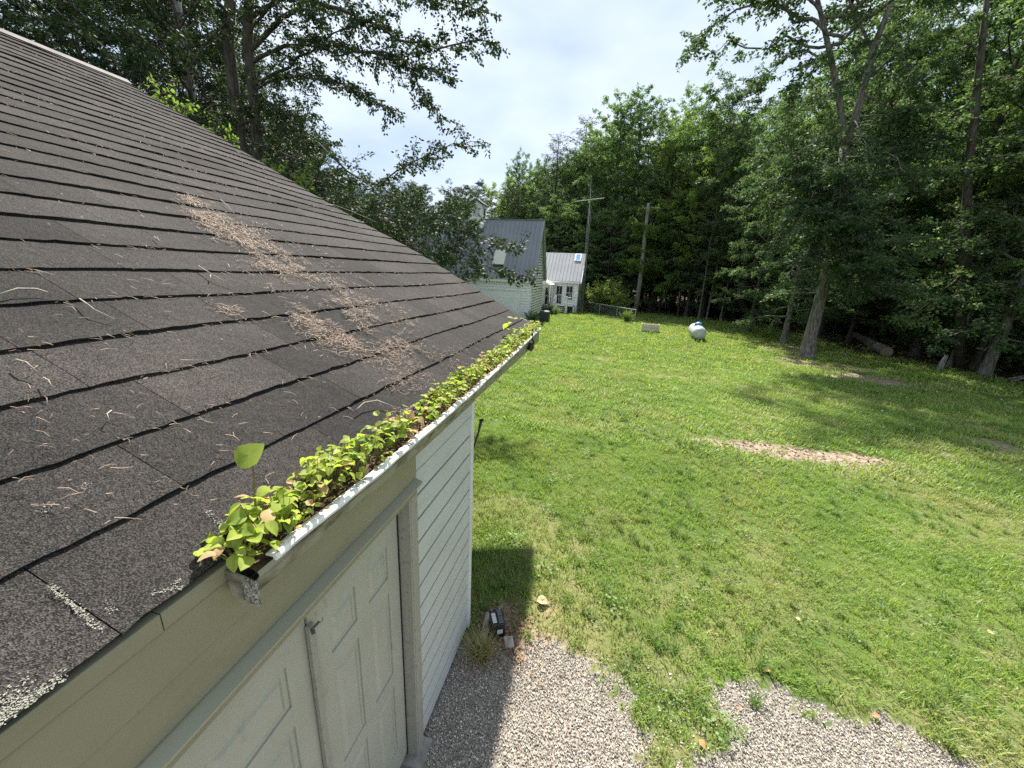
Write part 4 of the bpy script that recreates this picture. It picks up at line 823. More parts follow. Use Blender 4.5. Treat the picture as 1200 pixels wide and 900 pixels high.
def metal_roof(par, x0, x1, y0, z0, y1, z1, th=.06, rib=.30, name='roof'):
    d = np.array([0, y1 - y0, z1 - z0]); L = np.linalg.norm(d); d /= L; n_ = np.array([0, -d[2], d[1]]); n_ = n_ if n_[2] > 0 else -n_; m = MB()
    m.obox(((x0 + x1) / 2, (y0 + y1) / 2, (z0 + z1) / 2), (abs(x1 - x0) / 2, 0, 0), d * L / 2, n_ * th / 2)
    x = x0 + .04
    while x < x1:
        m.obox(np.array([x, (y0 + y1) / 2, (z0 + z1) / 2]) + n_ * (th / 2 + .014), (.022, 0, 0), d * L / 2 * .999, n_ * .018); x += rib
    return bpart(m, name, met, par)
eo = .22; sl_ = (ZR - ZE) / (YM - YF)
roof = metal_roof(hs, XL - .3, HX + .30, YF - .15, ZE - .10, YM, ZR, rib=.32)
metal_roof(hs, XL - .3, HX + .30, YB + .15, ZE - .10, YM, ZR + .002, rib=.6, name='rear_roof')
bpart(MB().box(XL - .3, HX + .31, YM - .1, YM + .1, ZR + .01, ZR + .05), 'ridge_cap', met, hs)
for (ya, za, yb, zb) in ((YF - .17, ZE - .17, YM, ZR - .06), (YB + .17, ZE - .17, YM, ZR - .062)):
    bpart(MB().bar((HX + .22, ya, za), (HX + .22, yb, zb), .05, .20, upv=(0, 0, 1)), 'rake_board', gtr, hs)
bpart(MB().box(XL, HX + .3, YF - .19, YF - .155, ZE - .22, ZE - .06), 'fascia', tw_, hs)
# roof window with cream surround
def onroof(x, f): return np.array([x, YF - .15 + (YM - YF + .15) * f, ZE - .10 + (ZR - ZE + .10) * f])
da, db, dc, dd_ = onroof(-8.55, .22), onroof(-7.68, .22), onroof(-7.68, .48), onroof(-8.55, .48)
nn_ = np.array([0, -(ZR - ZE), (YM - YF)]); nn_ = nn_ / np.linalg.norm(nn_)
sw = bpart(MB().add([da + nn_ * .03, db + nn_ * .03, dc + nn_ * .03, dd_ + nn_ * .03, da + nn_ * .3, db + nn_ * .3, dc + nn_ * .06, dd_ + nn_ * .06], [(0, 4, 5, 1), (1, 5, 6, 2), (3, 7, 4, 0), (2, 6, 7, 3), (4, 7, 6, 5)]), 'roof_window', mat('cream_flashing', (.66, .64, .52), .6), hs)
bpart(MB().obox((da + db) / 2 + nn_ * .16 + np.array([0, -.02, -.05]), (.40, 0, 0), nn_ * .07, (0, .012, -.006)), 'pane', dk, sw)
# cupola
cxp = atY(560.5, 250, YM)[0]; cz = ZR - .3
cup = thing('cupola', 'white louvred cupola with dark gable roof on the house ridge', 'cupola', (cxp, YM, cz)); 
bpart(MB().box(cxp - .50, cxp + .50, YM - .5, YM + .5, cz - .3, cz + 1.25), 'body', tw_, cup); bpart(MB().box(cxp - .58, cxp + .58, YM - .58, YM + .58, cz - .4, cz + .38), 'base', tw_, cup)
ar = [(cxp + .26 * math.cos(q), YM - .512, cz + .86 + .26 * math.sin(q)) for q in np.linspace(0, math.pi, 9)] + [(cxp - .26, YM - .512, cz + .46), (cxp + .26, YM - .512, cz + .46)]
lv_ = bpart(MB().prism(ar, (0, .02, 0)), 'louvre', mat('louvre_grey', (.42, .45, .46), .6), cup)
for k in range(6): bpart(MB().box(cxp - .24, cxp + .24, YM - .53, YM - .513, cz + .50 + k * .085, cz + .535 + k * .085), 'slat', tw_, lv_)
bpart(MB().box(cxp + .502, cxp + .515, YM - .2, YM + .2, cz + .46, cz + 1.05), 'side_louvre', dk, cup)
bpart(MB().prism([(cxp - .68, YM - .66, cz + 1.22), (cxp, YM - .66, cz + 1.62), (cxp + .68, YM - .66, cz + 1.22), (cxp + .68, YM - .66, cz + 1.30), (cxp, YM - .66, cz + 1.72), (cxp - .68, YM - .66, cz + 1.30)], (0, 1.32, 0)), 'roof', mat('cupola_roof', (.06, .065, .06), .5), cup)
bpart(MB().prism([(cxp - .5, YM - .5, cz + 1.251), (cxp + .5, YM - .5, cz + 1.251), (cxp, YM - .5, cz + 1.6)], (0, 1.0, 0)), 'gable', tw_, cup)
vz = cz + 1.7; wm = mat('weathered_copper', (.10, .12, .12), .5, .5)
wv_ = thing('weathervane', 'grey bird shaped weathervane above the cupola', 'weathervane', (cxp, YM, vz)); bpart(MB().tube([(cxp, YM, vz - .05), (cxp + .03, YM, vz + 1.0)], .022, 6), 'rod', wm, wv_)
bpart(MB().prism([(cxp - .42, YM, vz + 1.16), (cxp - .15, YM, vz + 1.18), (cxp + .1, YM, vz + 1.22), (cxp + .45, YM, vz + 1.12), (cxp + .28, YM, vz + 1.02), (cxp + .42, YM, vz + .72), (cxp + .18, YM, vz + .92), (cxp - .02, YM, vz + .96), (cxp - .2, YM, vz + 1.08)], (0, .03, 0)), 'bird', wm, wv_)
bpart(MB().bar((cxp - .3, YM, vz + .45), (cxp + .3, YM, vz + .45), .02).bar((cxp, YM - .3, vz + .45), (cxp, YM + .3, vz + .45), .02), 'arms', wm, wv_)
# dish
dp = atY(628, 318, YF + .3); ds = thing('satellite_dish', 'small grey satellite dish on the right edge of the steep roof', 'satellite dish', tuple(dp)); gmet = mat('galvanised', (.34, .35, .36), .7, .1)
bpart(MB().tube([dp + [0.05, 0, -.55], dp + [0.02, 0, -.1], dp], .03, 6), 'mast', gmet, ds)
dm = MB(); ring = [(0, .02)] ; K = 14
dmv = [dp + np.array([-.1, -.02, .05])] + [dp + np.array([-.1 + .30 * math.cos(a), -.12 + .1 * math.cos(a), .05 + .30 * math.sin(a)]) for a in np.linspace(0, 6.28, K, endpoint=False)]
dm.add(dmv, [(0, 1 + i, 1 + (i + 1) % K) for i in range(K)]); od = bpart(dm, 'reflector', gmet, ds); sm_ = od.modifiers.new('solid', 'SOLIDIFY'); sm_.thickness = .02
bpart(MB().tube([dp + [-.1, -.1, -.2], dp + [-.1, -.42, -.05]], .014, 5).box(dp[0] - .14, dp[0] - .06, dp[1] - .48, dp[1] - .4, dp[2] - .08, dp[2]), 'feed_arm', gmet, ds)
# rear wing
wg = thing('house_wing', 'lower rear wing of the white house with grey ribbed roof and porch steps', 'house', (-4.4, 37, 0))
WX0, WX1 = -7.2, -2.74
bpart(MB().box(WX0, WX1, 37.02, 42, 0, 2.95), 'wall', hw, wg); wf = MB(); clap(wf, (WX0, 37.019, 0), (WX1 - .05, 37.019, 0), .45, 2.85, (0, -1, 0), .16); tag(bpart(wf, 'siding', hw, wg), kind='stuff')
bpart(MB().prism([(WX1 - .001, 37.02, 2.94), (WX1 - .001, 42, 2.94), (WX1 - .001, 39.5, 5.2)], (-.1, 0, 0)), 'gable_wall', hw, wg)
metal_roof(wg, WX0, WX1 + .28, 36.75, 2.80, 39.5, 5.38, rib=.32); metal_roof(wg, WX0, WX1 + .28, 42.25, 2.80, 39.5, 5.382, rib=.6, name='rear_roof')
bpart(MB().box(WX0, WX1 + .28, 36.70, 36.74, 2.66, 2.80), 'fascia', tw_, wg); bpart(MB().box(WX1 - .1, WX1 + .015, 36.99, 37.1, .1, 2.9), 'corner_board', tw_, wg)
bpart(MB().bar((WX1 + .26, 36.72, 2.72), (WX1 + .26, 39.5, 5.30), .04, .16), 'rake_board', tw_, wg)
def window(par, x0, x1, y, z0, z1, name='window'):
    f_ = bpart(MB().box(x0 - .07, x0, y - .03, y + .01, z0 - .07, z1 + .07).box(x1, x1 + .07, y - .03, y + .01, z0 - .07, z1 + .07).box(x0, x1, y - .03, y + .01, z1, z1 + .07).box(x0, x1, y - .03, y + .01, z0 - .07, z0).box(x0, x1, y - .02, y + .008, (z0 + z1) / 2 - .02, (z0 + z1) / 2 + .02).box((x0 + x1) / 2 - .012, (x0 + x1) / 2 + .012, y - .016, y + .006, z0, z1), name, tw_, par)
    bpart(MB().box(x0, x1, y - .012, y + .004, z0, z1), 'pane', dk, f_)
window(wg, -4.72, -4.20, 36.955, .75, 2.35, 'door_window'); window(wg, -3.80, -3.22, 36.955, 1.15, 2.38)
sky_b = mat('sky_reflection', (.10, .30, .62), .15, var=(.45, .62, .80), vscale=2.2, spec=.8)  # blue and pale mottling paints the sky's reflection on the pane
def wr(x, f): return np.array([x, 36.75 + 2.75 * f, 2.80 + 2.58 * f])
n2_ = np.array([0, -2.58, 2.75]); n2_ /= np.linalg.norm(n2_); ctr = (wr(-3.15, .72) + wr(-3.15, .97)) / 2; up_ = (wr(0, .97) - wr(0, .72)) / 2; up_[0] = 0
sk = bpart(MB().obox(ctr + n2_ * .07, (.30, 0, 0), up_, n2_ * .035), 'skylight', tw_, wg); bpart(MB().obox(ctr + n2_ * .11, (.22, 0, 0), up_ * .8, n2_ * .006), 'pane', sky_b, sk)
# porch link between the two
bpart(MB().box(-6.9, -5.9, 33.25, 36.9, 0, 2.6), 'link_wall', hw, wg); window(wg, -5.6, -5.05, 35.9, .7, 2.2, 'link_window')
bpart(MB().box(-5.89, -4.95, 35.93, 36.9, .3, 2.55), 'link_front', hw, wg)
bpart(MB().prism([(-6.2, 34.2, 3.05), (-4.9, 34.2, 2.40), (-4.85, 34.2, 2.50), (-6.2, 34.2, 3.15)], (0, 2.4, 0)), 'porch_roof', tw_, wg)
bpart(MB().box(-5.0, -4.9, 34.3, 34.4, 0, 2.42), 'porch_post', tw_, wg)
stp = thing('porch_steps', 'white wooden porch steps with tall white posts before the rear wing', 'steps', (-4.0, 36.2, 0))
bpart(MB().box(-4.95, -2.9, 36.1, 36.95, .62, .70), 'landing', tw_, stp)
for k in range(3): bpart(MB().box(-4.42, -3.6, 35.25 + k * .28, 35.55 + k * .28, .14 + k * .17, .18 + k * .17), 'step', mat('grey_tread', (.35, .35, .34), .7), stp)
for x in (-4.5, -3.52): bpart(MB().box(x - .07, x + .07, 35.15, 35.29, 0, 1.55), 'post', tw_, stp)
for x in (-4.95, -2.95): bpart(MB().box(x - .05, x + .05, 36.1, 36.2, 0, 1.6), 'post', tw_, stp)
bpart(MB().bar((-4.95, 36.15, 1.5), (-4.5, 35.25, 1.42), .05).bar((-4.95, 36.15, .85), (-4.5, 35.25, .75), .05), 'railing', tw_, stp)
for k in range(5): bpart(MB().bar((-4.9 + k * .08, 36.05 - k * .17, .8), (-4.9 + k * .08, 36.05 - k * .17, 1.48), .03), 'baluster', tw_, stp)
bpart(MB().bar((-3.52, 35.25, 1.40), (-2.95, 36.15, 1.45), .05), 'railing', tw_, stp)
bpart(MB().box(-3.45, -2.95, 36.2, 36.3, 0, .6), 'lattice', blk, stp)
g_ = gnd(637, 378); ac = thing('air_conditioner', 'dark grey air conditioner unit beside the near gable of the house', 'air conditioner', (g_[0], g_[1] + .35, 0)); am = mat('ac_grey', (.055, .065, .07), .5, .3)
o = MB().box(-.34, .34, -.34, .34, .02, .80).build('case', am, ac, bevel=.03)
for k in range(9): wbox('fin', mat('ac_fin', (.035, .04, .045), .5), ac, (0, -.352, .10 + k * .072), .60, .012, .03, bev=0)
MB().tube([(0, 0, .80), (0, 0, .83)], .28, 16).build('fan_grille', mat('ac_top', (.16, .17, .17), .5), ac)
# antenna tower
tb = np.array([-2.33, 37.8, 0.0]); tp = np.array([-2.42, 37.8, 9.4])
tw = thing('antenna_tower', 'tall thin lattice antenna tower rising behind the rear wing', 'antenna', tuple(tb)); corners = [np.array([math.cos(a) * .13, math.sin(a) * .13, 0]) for a in (.5, 2.6, 4.7)]
for c_ in corners: bpart(MB().tube([tb + c_, tp + c_], .011, 5), 'leg', gmet, tw)
br = MB(); K = 20
for k in range(K):
    for i in range(3):
        a = tb + (tp - tb) * k / K + corners[i]; b_ = tb + (tp - tb) * (k + 1) / K + corners[(i + 1) % 3]; br.tube([a, b_], .005, 3, False)
bpart(br, 'bracing', gmet, tw)
ms0 = tp + np.array([0, 0, -1.6]); mtop = np.array([-2.56, 37.8, 11.9]); bpart(MB().tube([ms0, tp + [-.06, 0, .9], mtop], [.035, .03, .012], 6), 'mast', gmet, tw)
bm_ = MB(); ba, bb_ = np.array([-3.75, 37.8, 9.72]), np.array([-1.25, 37.8, 10.02]); bm_.tube([ba, bb_], .020, 5)
for k in range(9): q = ba + (bb_ - ba) * (k + .5) / 9; bm_.tube([q - [0, .45, 0], q + [0, .45, 0]], .008, 3)
bpart(bm_, 'boom', gmet, tw); mp_ = tp + np.array([-.08, 0, 1.35]); bpart(MB().tube([mp_, mp_ + [.22, 0, -.30]], .014, 4).tube([mp_, mp_ + [-.20, 0, -.34]], .014, 4).tube([mp_, mp_ + [.0, .2, -.34]], .014, 4), 'ground_plane', gmet, tw)
# chain-link fence
fn = thing('chain_link_fence', 'low galvanised chain link fence running from the house to the pale trunk', 'fence', (-1.6, 37.3, 0)); fp = [np.array([-2.2, 38.4, 0]), np.array([-.6, 36.2, 0]), np.array([.9, 34.2, 0]), np.array([2.3, 32.4, 0])]
for p in fp: bpart(MB().tube([p, p + [0, 0, 1.02]], .03, 6), 'fence_post', gmet, fn)
fr = MB(); wr_ = MB()
for a, b_ in zip(fp[:-1], fp[1:]):
    fr.tube([a + [0, 0, 1.0], b_ + [0, 0, 1.0]], .022, 5); L = np.linalg.norm(b_ - a); k = -1.0
    while k < L:
        for sg in (1, -1):
            s0, s1 = (k, k + 1) if sg > 0 else (k + 1, k); za, zb = 0, 1
            lo_, hi_ = max(0, min(k, L)), max(0, min(k + 1, L))
            if hi_ > lo_:
                f0_, f1_ = lo_ - k, hi_ - k; z0_, z1_ = (f0_, f1_) if sg > 0 else (1 - f0_, 1 - f1_); wr_.tube([a + (b_ - a) * lo_ / L + [0, 0, z0_], a + (b_ - a) * hi_ / L + [0, 0, z1_]], .0035, 3, False)
        k += .16
bpart(fr, 'top_rail', gmet, fn); tag(bpart(wr_, 'wire_mesh', gmet, fn), kind='stuff')
# planter box and tank
bx = thing('planter_box', 'beige wooden planter box on the far lawn', 'planter', (2.97, 27.1, .05), R(-2)); bw = mat('beige_board', (.66, .58, .44), .75, var=(.54, .47, .35), vscale=3)
for k in range(2):
    wbox('front_board', bw, bx, (0, -.21, .04 + k * .225), 1.05, .04, .218); wbox('back_board', bw, bx, (0, .21, .04 + k * .225), 1.05, .04, .218)
for sx_ in (-.54, .54): wbox('end_board', bw, bx, (sx_, 0, .04), .04, .46, .445)
wbox('soil_fill', soil, bx, (0, 0, .05), 1.02, .38, .36, bev=0); wbox('corner_cleat', bw, bx, (-.49, -.24, .03), .07, .02, .47); wbox('corner_cleat', bw, bx, (.49, -.24, .03), .07, .02, .47)
tk = thing('propane_tank', 'white horizontal propane tank seen end on with a blue dome cover', 'propane tank', (5.55, 25.6, 0), R(-3)); tk.scale = (.86, .86, .86); tkm = mat('tank_white', (.50, .53, .54), .4, var=(.42, .45, .45), vscale=3); blu = mat('dome_blue', (.06, .27, .52), .4)
def lathe_y(mb, prof, cz, n=24):
    o = len(mb.v)
    for (y_, r_) in prof:
        for k in range(n): a = 6.283 * k / n; mb.v.append((r_ * math.cos(a), y_, cz + r_ * math.sin(a)))
    for i in range(len(prof) - 1):
        for k in range(n): a = o + i * n + k; b_ = o + i * n + (k + 1) % n; mb.f.append((a, b_, b_ + n, a + n)); mb.mi.append(0)
    return mb
rt = .44; prof = [(-1.1 - rt * .8 * math.cos(a), rt * math.sin(a) + .001) for a in np.linspace(0, math.pi / 2, 8)] + [(1.1 + rt * .8 * math.sin(a), rt * math.cos(a) + .001) for a in np.linspace(0, math.pi / 2, 8)]
lathe_y(MB(), prof, .56).build('vessel', tkm, tk, True)
for yy_ in (-.7, .7): MB().box(-.25, .25, yy_ - .05, yy_ + .05, .0, .20).build('foot', tkm, tk)
MB().tube([(0, -.1, .95), (0, -.1, 1.08), (0, -.1, 1.17), (0, -.1, 1.22)], [.25, .25, .19, .05], 16).build('dome', blu, tk, True)
MB().tube([(0, -.1, .93), (0, -.1, .96)], .29, 16).build('dome_base', tkm, tk)
MB().tube([(-.30, -.85, .45), (-.45, -.9, .3), (-.47, -.9, 0)], .014, 5).build('gas_pipe', gmet, tk)
# log, stake, stumps
lp = [gnd(992, 392), gnd(1038, 417)]; lp = [p + np.array([0, 0, .22]) for p in lp]; lg = MB().tube([lp[0], lp[0] * .6 + lp[1] * .4 + [0, 0, .05], lp[1]], [.17, .22, .27], 12)
c0 = (lp[0] + lp[1]) / 2; t_ = thing('fallen_log', 'long fallen log lying at the edge of the woods behind the big oak', 'log', (c0[0], c0[1], 0)); bpart(lg, 'trunk', M['bark_grey'], t_, True); bpart(MB().tube([lp[1] + nrm(lp[1] - lp[0]) * .001, lp[1] + nrm(lp[1] - lp[0]) * .012], .25, 12), 'cut_end', mat('cut_wood', (.30, .22, .14), .8), t_)
sp_ = gnd(1100, 434); o = MB().tube([(0, 0, -.05), (.04, 0, .35), (.10, 0, .72)], [.11, .10, .07], 7).build('stump', M['bark_pale'], None, False); o.location = tuple(sp_); tag(o, 'short pale broken stump left of the slim grey trunk', 'stump')
rb = thing('dead_branches', 'tangle of pale dead branches on the ground under the right hand trees', 'branch', tuple(gnd(1180, 448)))
rr_ = np.random.RandomState(6)
for k in range(7):
    a = rr_.rand(3) * [2.2, .8, .2] - [1.1, .4, 0]; b_ = a + [rr_.uniform(.5, 1.5), rr_.uniform(-.4, .4), rr_.uniform(0, .6)]; MB().tube([a, (a + b_) / 2 + [0, 0, .08], b_], [.05, .04, .02], 6).build('branch', M['bark_grey'], rb, True)

# ------------------------------------------------------------------ trees: shared kinds
K_ = {}
K_['mid'] = broadleaf(101, 19, 2.4, 4.4, 52, low=.8, ls=.17, leafy=30, name='maple')
K_['mid2'] = broadleaf(102, 19, 2.2, 4.0, 52, low=.8, ls=.17, leafy=30, name='maple_b', lean=(.8, .3), el=(0, 65))
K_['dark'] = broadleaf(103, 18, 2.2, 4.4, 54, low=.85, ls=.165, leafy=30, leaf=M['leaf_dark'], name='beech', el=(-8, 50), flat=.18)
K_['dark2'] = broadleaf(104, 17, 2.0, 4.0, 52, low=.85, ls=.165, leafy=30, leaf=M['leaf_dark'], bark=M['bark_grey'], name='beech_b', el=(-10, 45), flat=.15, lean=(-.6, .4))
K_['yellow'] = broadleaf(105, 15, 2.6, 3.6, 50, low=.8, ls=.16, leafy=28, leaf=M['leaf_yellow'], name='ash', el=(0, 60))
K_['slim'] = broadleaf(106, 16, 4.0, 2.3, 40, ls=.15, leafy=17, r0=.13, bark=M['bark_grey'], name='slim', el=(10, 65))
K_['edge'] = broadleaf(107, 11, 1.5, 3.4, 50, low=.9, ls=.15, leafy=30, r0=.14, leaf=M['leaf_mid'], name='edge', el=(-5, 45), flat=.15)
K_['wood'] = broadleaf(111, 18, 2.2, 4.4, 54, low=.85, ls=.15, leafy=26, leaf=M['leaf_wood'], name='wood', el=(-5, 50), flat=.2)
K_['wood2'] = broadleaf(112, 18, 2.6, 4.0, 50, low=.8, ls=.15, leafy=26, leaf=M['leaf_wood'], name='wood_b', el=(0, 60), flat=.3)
K_['pine'] = pine(108, 19, 5.0, 3.8)
K_['shrub'] = shrub(109, 2.4, 1.5, 30, .12)
K_['shrub_y'] = shrub(110, 2.2, 1.4, 30, .11, M['leaf_yellow'])
def topz(k):
    me = K_[k][1]; a = np.empty(len(me.vertices) * 3, np.float32); me.vertices.foreach_get('co', a); return float(np.percentile(a[2::3], 99.7))
BASEH = {k: topz(k) for k in ('mid', 'mid2', 'dark', 'dark2', 'yellow', 'slim', 'edge', 'pine', 'wood', 'wood2')}
tr_ = random.Random(8)
GW = 'trees massed in the woods behind the lawn'
def where(x, y):
    c = W.T @ np.array([x, y, -1.0]); u = 600 + 450 * c[0] / max(c[2], .1); dp = math.hypot(x, y)
    wh = ('behind the house' if u < 655 else 'behind the antenna tower' if u < 700 else 'behind the chain link fence' if u < 740 else 'behind the beige planter box' if u < 800 else 'behind the white propane tank' if u < 870 else 'left of the big forked oak' if u < 945 else 'behind the fallen log' if u < 1050 else 'between the log and the pale stump' if u < 1105 else 'behind the leaning grey trunks' if u < 1165 else 'at the right edge')
    return wh + (', front of the woods' if dp < 34 else ', second rank of woods' if dp < 42 else ', third rank of woods' if dp < 50 else ', deep in the woods')
def T(kind, x, y, h=None, label=None, group=GW, name=None, wide=1.0, rz=None):
    b0 = BASEH[kind]; h = h or b0 * tr_.uniform(.9, 1.1); s_ = h / b0
    if label is None:
        look = {'mid': 'mid green tree', 'mid2': 'tall mid green tree', 'dark': 'dark tree with level boughs', 'dark2': 'grey trunked dark tree', 'yellow': 'yellow green tree', 'slim': 'slim grey trunked tree', 'edge': 'low spreading young tree', 'wood': 'dark tree', 'wood2': 'dark tree', 'pine': 'dark ragged pine'}[kind]
        label = look + ' ' + where(x, y)
    label = label or {'pine': 'dark green pine standing in the woods behind the lawn'}.get(kind, 'leafy green tree massed in the woods around the lawn')
    return plant_tree(K_[kind], name or ('pine_tree' if kind == 'pine' else 'broadleaf_tree'), label, 'tree', x, y, tr_.uniform(0, 6.28) if rz is None else rz, (s_ + (s_ - 1) * 0 + 0) * wide, group, szz=s_)
def Tpx(kind, u, vt, Y, label=None, wide=1.0, group=GW, **k):
    p = atY(u, vt, Y); return T(kind, p[0], Y, p[2], label, group, wide=wide, **k)
# skyline trees behind the house and lawn, each with its own place on the horizon
Tpx('yellow', 578, 214, 54, 'pale green low tree behind the ridge of the house beside the cupola'); Tpx('mid', 545, 225, 50); Tpx('mid2', 600, 215, 60)
Tpx('mid', 612, 181, 53, 'rounded tree alone on the skyline, left of the two and above the house ridge', .72); Tpx('mid2', 632, 186, 52, 'rounded tree on the skyline just right of its twin above the house ridge', .72)
Tpx('pine', 656, 160, 52, 'ragged dark pine on the skyline right above the rear wing', 1.1); Tpx('pine', 688, 140, 54, 'taller ragged pine on the skyline behind the antenna tower', 1.15)
Tpx('mid', 708, 146, 50); Tpx('mid2', 735, 116, 49, 'tall maple on the skyline left of the highest pointed one'); Tpx('mid', 768, 108, 48, 'highest pointed tree top on the skyline above the bare pale trunk'); Tpx('yellow', 800, 135, 45, 'yellow green tree left of the tall dark wood edge'); Tpx('mid', 826, 108, 50)
Tpx('mid2', 852, 128, 43); Tpx('yellow', 838, 170, 40.5, 'light green tree glowing in front of the dark woods centre right'); Tpx('dark', 875, 80, 41)
Tpx('edge', 690, 262, 46); Tpx('edge', 722, 240, 45); Tpx('edge', 790, 250, 43.5); Tpx('dark2', 755, 200, 46); Tpx('edge', 660, 235, 47); Tpx('dark2', 640, 230, 49); Tpx('edge', 815, 240, 42)
for (u, v, Y, k_) in [(560, 240, 62, 'mid'), (590, 235, 68, 'mid'), (520, 235, 64, 'mid'), (480, 240, 66, 'mid2'), (440, 230, 62, 'mid'), (640, 205, 60, 'dark'), (665, 190, 64, 'mid'), (700, 165, 62, 'dark'), (730, 150, 60, 'mid'), (760, 150, 62, 'dark'), (790, 150, 60, 'mid'), (820, 145, 62, 'dark'), (850, 130, 56, 'mid')]: Tpx(k_, u, v, Y)
# named trees standing at the lawn edge on the right
T('dark2', 10.84, 26.85, 15, 'dark trunked tree just behind and left of the big forked oak', None, wide=.9); T('dark', 10.15, 31.0, 15, 'small dark tree on the lawn left of the two big trunks', None, wide=.85)
T('slim', 16.5, 22.76, 14, 'slim grey trunk second from the right at the wood edge', None, rz=1.0); T('dark2', 16.55, 21.0, 16, 'leaning grey trunk farthest right at the wood edge', None, rz=2.2)
T('slim', 8.3, 38.6, 15, 'left of three slim pale trunks right of the propane tank', None, wide=.8); T('slim', 9.0, 38.8, 15, 'middle of three slim pale trunks right of the propane tank', None, wide=.7); T('slim', 10.2, 38.9, 14, 'right of three slim pale trunks right of the propane tank', None, wide=.8)
# rows of woods: right side and back
def okpos(x, y, L, d): return all((x - a) ** 2 + (y - b_) ** 2 > d * d for a, b_ in L)
used = []
for i in range(4000):
    x = tr_.uniform(-14, 52); y = tr_.uniform(0, 70)
    if not inpoly(np.array([x]), np.array([y]), [(a + 1.4 if y < 38 else a, b_ + (1.5 if y > 36 else 0)) for a, b_ in EDGE] + [(-60, 200), (200, 200), (200, -60)])[0]: continue
    if y < 36 and x > 48: continue
    if y > 44 and x < 10 and y < 50: continue
    if not okpos(x, y, used, 3.1): continue
    c = W.T @ np.array([x, y, -3.5]); u = 600 + 450 * c[0] / c[2]
    if c[2] < 1 or u > 1420 or u < 540: continue
    front = not inpoly(np.array([x - 3.5]), np.array([y + (-3 if y > 36 else 0)]), FOREST)[0]
    used.append((x, y)); k_ = tr_.choice(['mid', 'mid2', 'edge', 'mid', 'yellow', 'pine']) if y > 37 and x < 16 else tr_.choice(['edge', 'dark', 'dark2', 'mid']) if front else tr_.choice(['mid', 'mid2', 'dark', 'dark2', 'slim', 'dark', 'pine' if y > 40 else 'mid'])
    cap = 30 if u > 890 else atY(u, float(np.interp(u, [540, 600, 640, 660, 700, 760, 850, 870, 890], [235, 206, 196, 172, 158, 128, 122, 85, 20])), y)[2]
    T(k_, x, y, min(cap, tr_.uniform(17, 22)) if cap < 30 and k_ != 'edge' else tr_.uniform(10, 13) if k_ == 'edge' else tr_.uniform(17, 22) if y > 12 else tr_.uniform(14, 18), wide=1.0 if k_ == 'edge' else .9)
    if len(used) > 170: break
# left woods behind the garage
lw = []
for i in range(3000):
    x = tr_.uniform(-58, -11.5); y = tr_.uniform(8.5, 48)
    if x > -19 and 24 < y < 44: continue
    if y < 22 and x > -13.5: continue
    if not okpos(x, y, lw, 3.3): continue
    c = W.T @ np.array([x, y, 5 - 3.5]); u = 600 + 450 * c[0] / c[2]
    if c[2] < 1 or u < -260: continue
    hmax = 3.5 + 0.78 * math.hypot(x, y) * .95 if y < 16 else 20
    if u > 320: hmax = min(hmax, atY(u, 150 if u < 370 else 215, y)[2])
    if hmax < 5: continue
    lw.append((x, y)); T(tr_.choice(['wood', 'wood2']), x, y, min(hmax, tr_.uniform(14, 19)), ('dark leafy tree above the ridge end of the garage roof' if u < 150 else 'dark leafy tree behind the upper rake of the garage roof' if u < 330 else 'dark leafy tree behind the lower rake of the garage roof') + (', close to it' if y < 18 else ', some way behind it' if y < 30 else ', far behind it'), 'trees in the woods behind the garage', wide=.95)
    if len(lw) > 75: break
# understory shrubs in the woods and bushes by the house
for i in range(130):
    x = tr_.uniform(-10, 34); y = tr_.uniform(12, 52)
    if not inpoly(np.array([x]), np.array([y]), [(a + 2.0 if b_ < 38 else a, b_ + (1.5 if b_ > 34 else 0)) for a, b_ in EDGE] + [(-60, 200), (200, 200), (200, -60)])[0]: continue
    plant_tree(K_['shrub'], 'undergrowth_shrub', 'low leafy shrub ' + where(x, y), 'shrub', x, y, tr_.uniform(0, 6), tr_.uniform(.7, 1.5), 'undergrowth shrubs in the woods', crown='foliage', trunk='stems')
for (u, v, s_, k_, lab) in [(708, 368, 1.5, 'shrub_y', 'round bright bush behind the chain link fence'), (726, 371, 1.05, 'shrub_y', 'lower bush right of the bright one behind the fence'), (693, 366, 1.15, 'shrub_y', 'tall bush between the antenna tower and the fence'), (735, 378, .45, 'shrub_y', 'small overgrown plant hanging on the right end of the fence'), (641, 368, .42, 'shrub', 'small shrub in front of the porch link of the house'), (650, 369, .35, 'shrub', 'low plant beside the left post of the porch steps'), (622, 377, .35, 'shrub', 'weeds at the foot of the gable wall of the house'), (560, 386, .5, 'shrub', 'shrub beside the garage door of the house')]:
    g_ = gnd(u, v); plant_tree(K_[k_], 'bush', lab, 'bush', g_[0], g_[1], tr_.uniform(0, 6), s_, crown='foliage', trunk='stems')
K_['sap'] = broadleaf(131, 6, 4.6, .7, 9, ls=.11, leafy=7, r0=.05, twig=.5, step=.2, leaf=M['leaf_yellow'], name='sapling', el=(0, 60))
for i, (u, vt, Y, s_, lab) in enumerate([(160, 88, 7.6, .8, 'bright lime sprig peeping over the top end of the roof rake'), (205, 88, 8.2, 1.2, 'light green leafy sapling behind the rake left of the second lime sprig'), (256, 138, 7.6, .8, 'lower bright lime sprig peeping over the middle of the rake'), (330, 175, 9.5, 1.5, 'mid green bush behind the lower half of the rake')]):
    p = atY(u, vt, Y); plant_tree(K_['sap'], 'sapling', lab, 'tree', p[0], Y, i * 1.3, s_ * .6, szz=p[2] / topz('sap'))
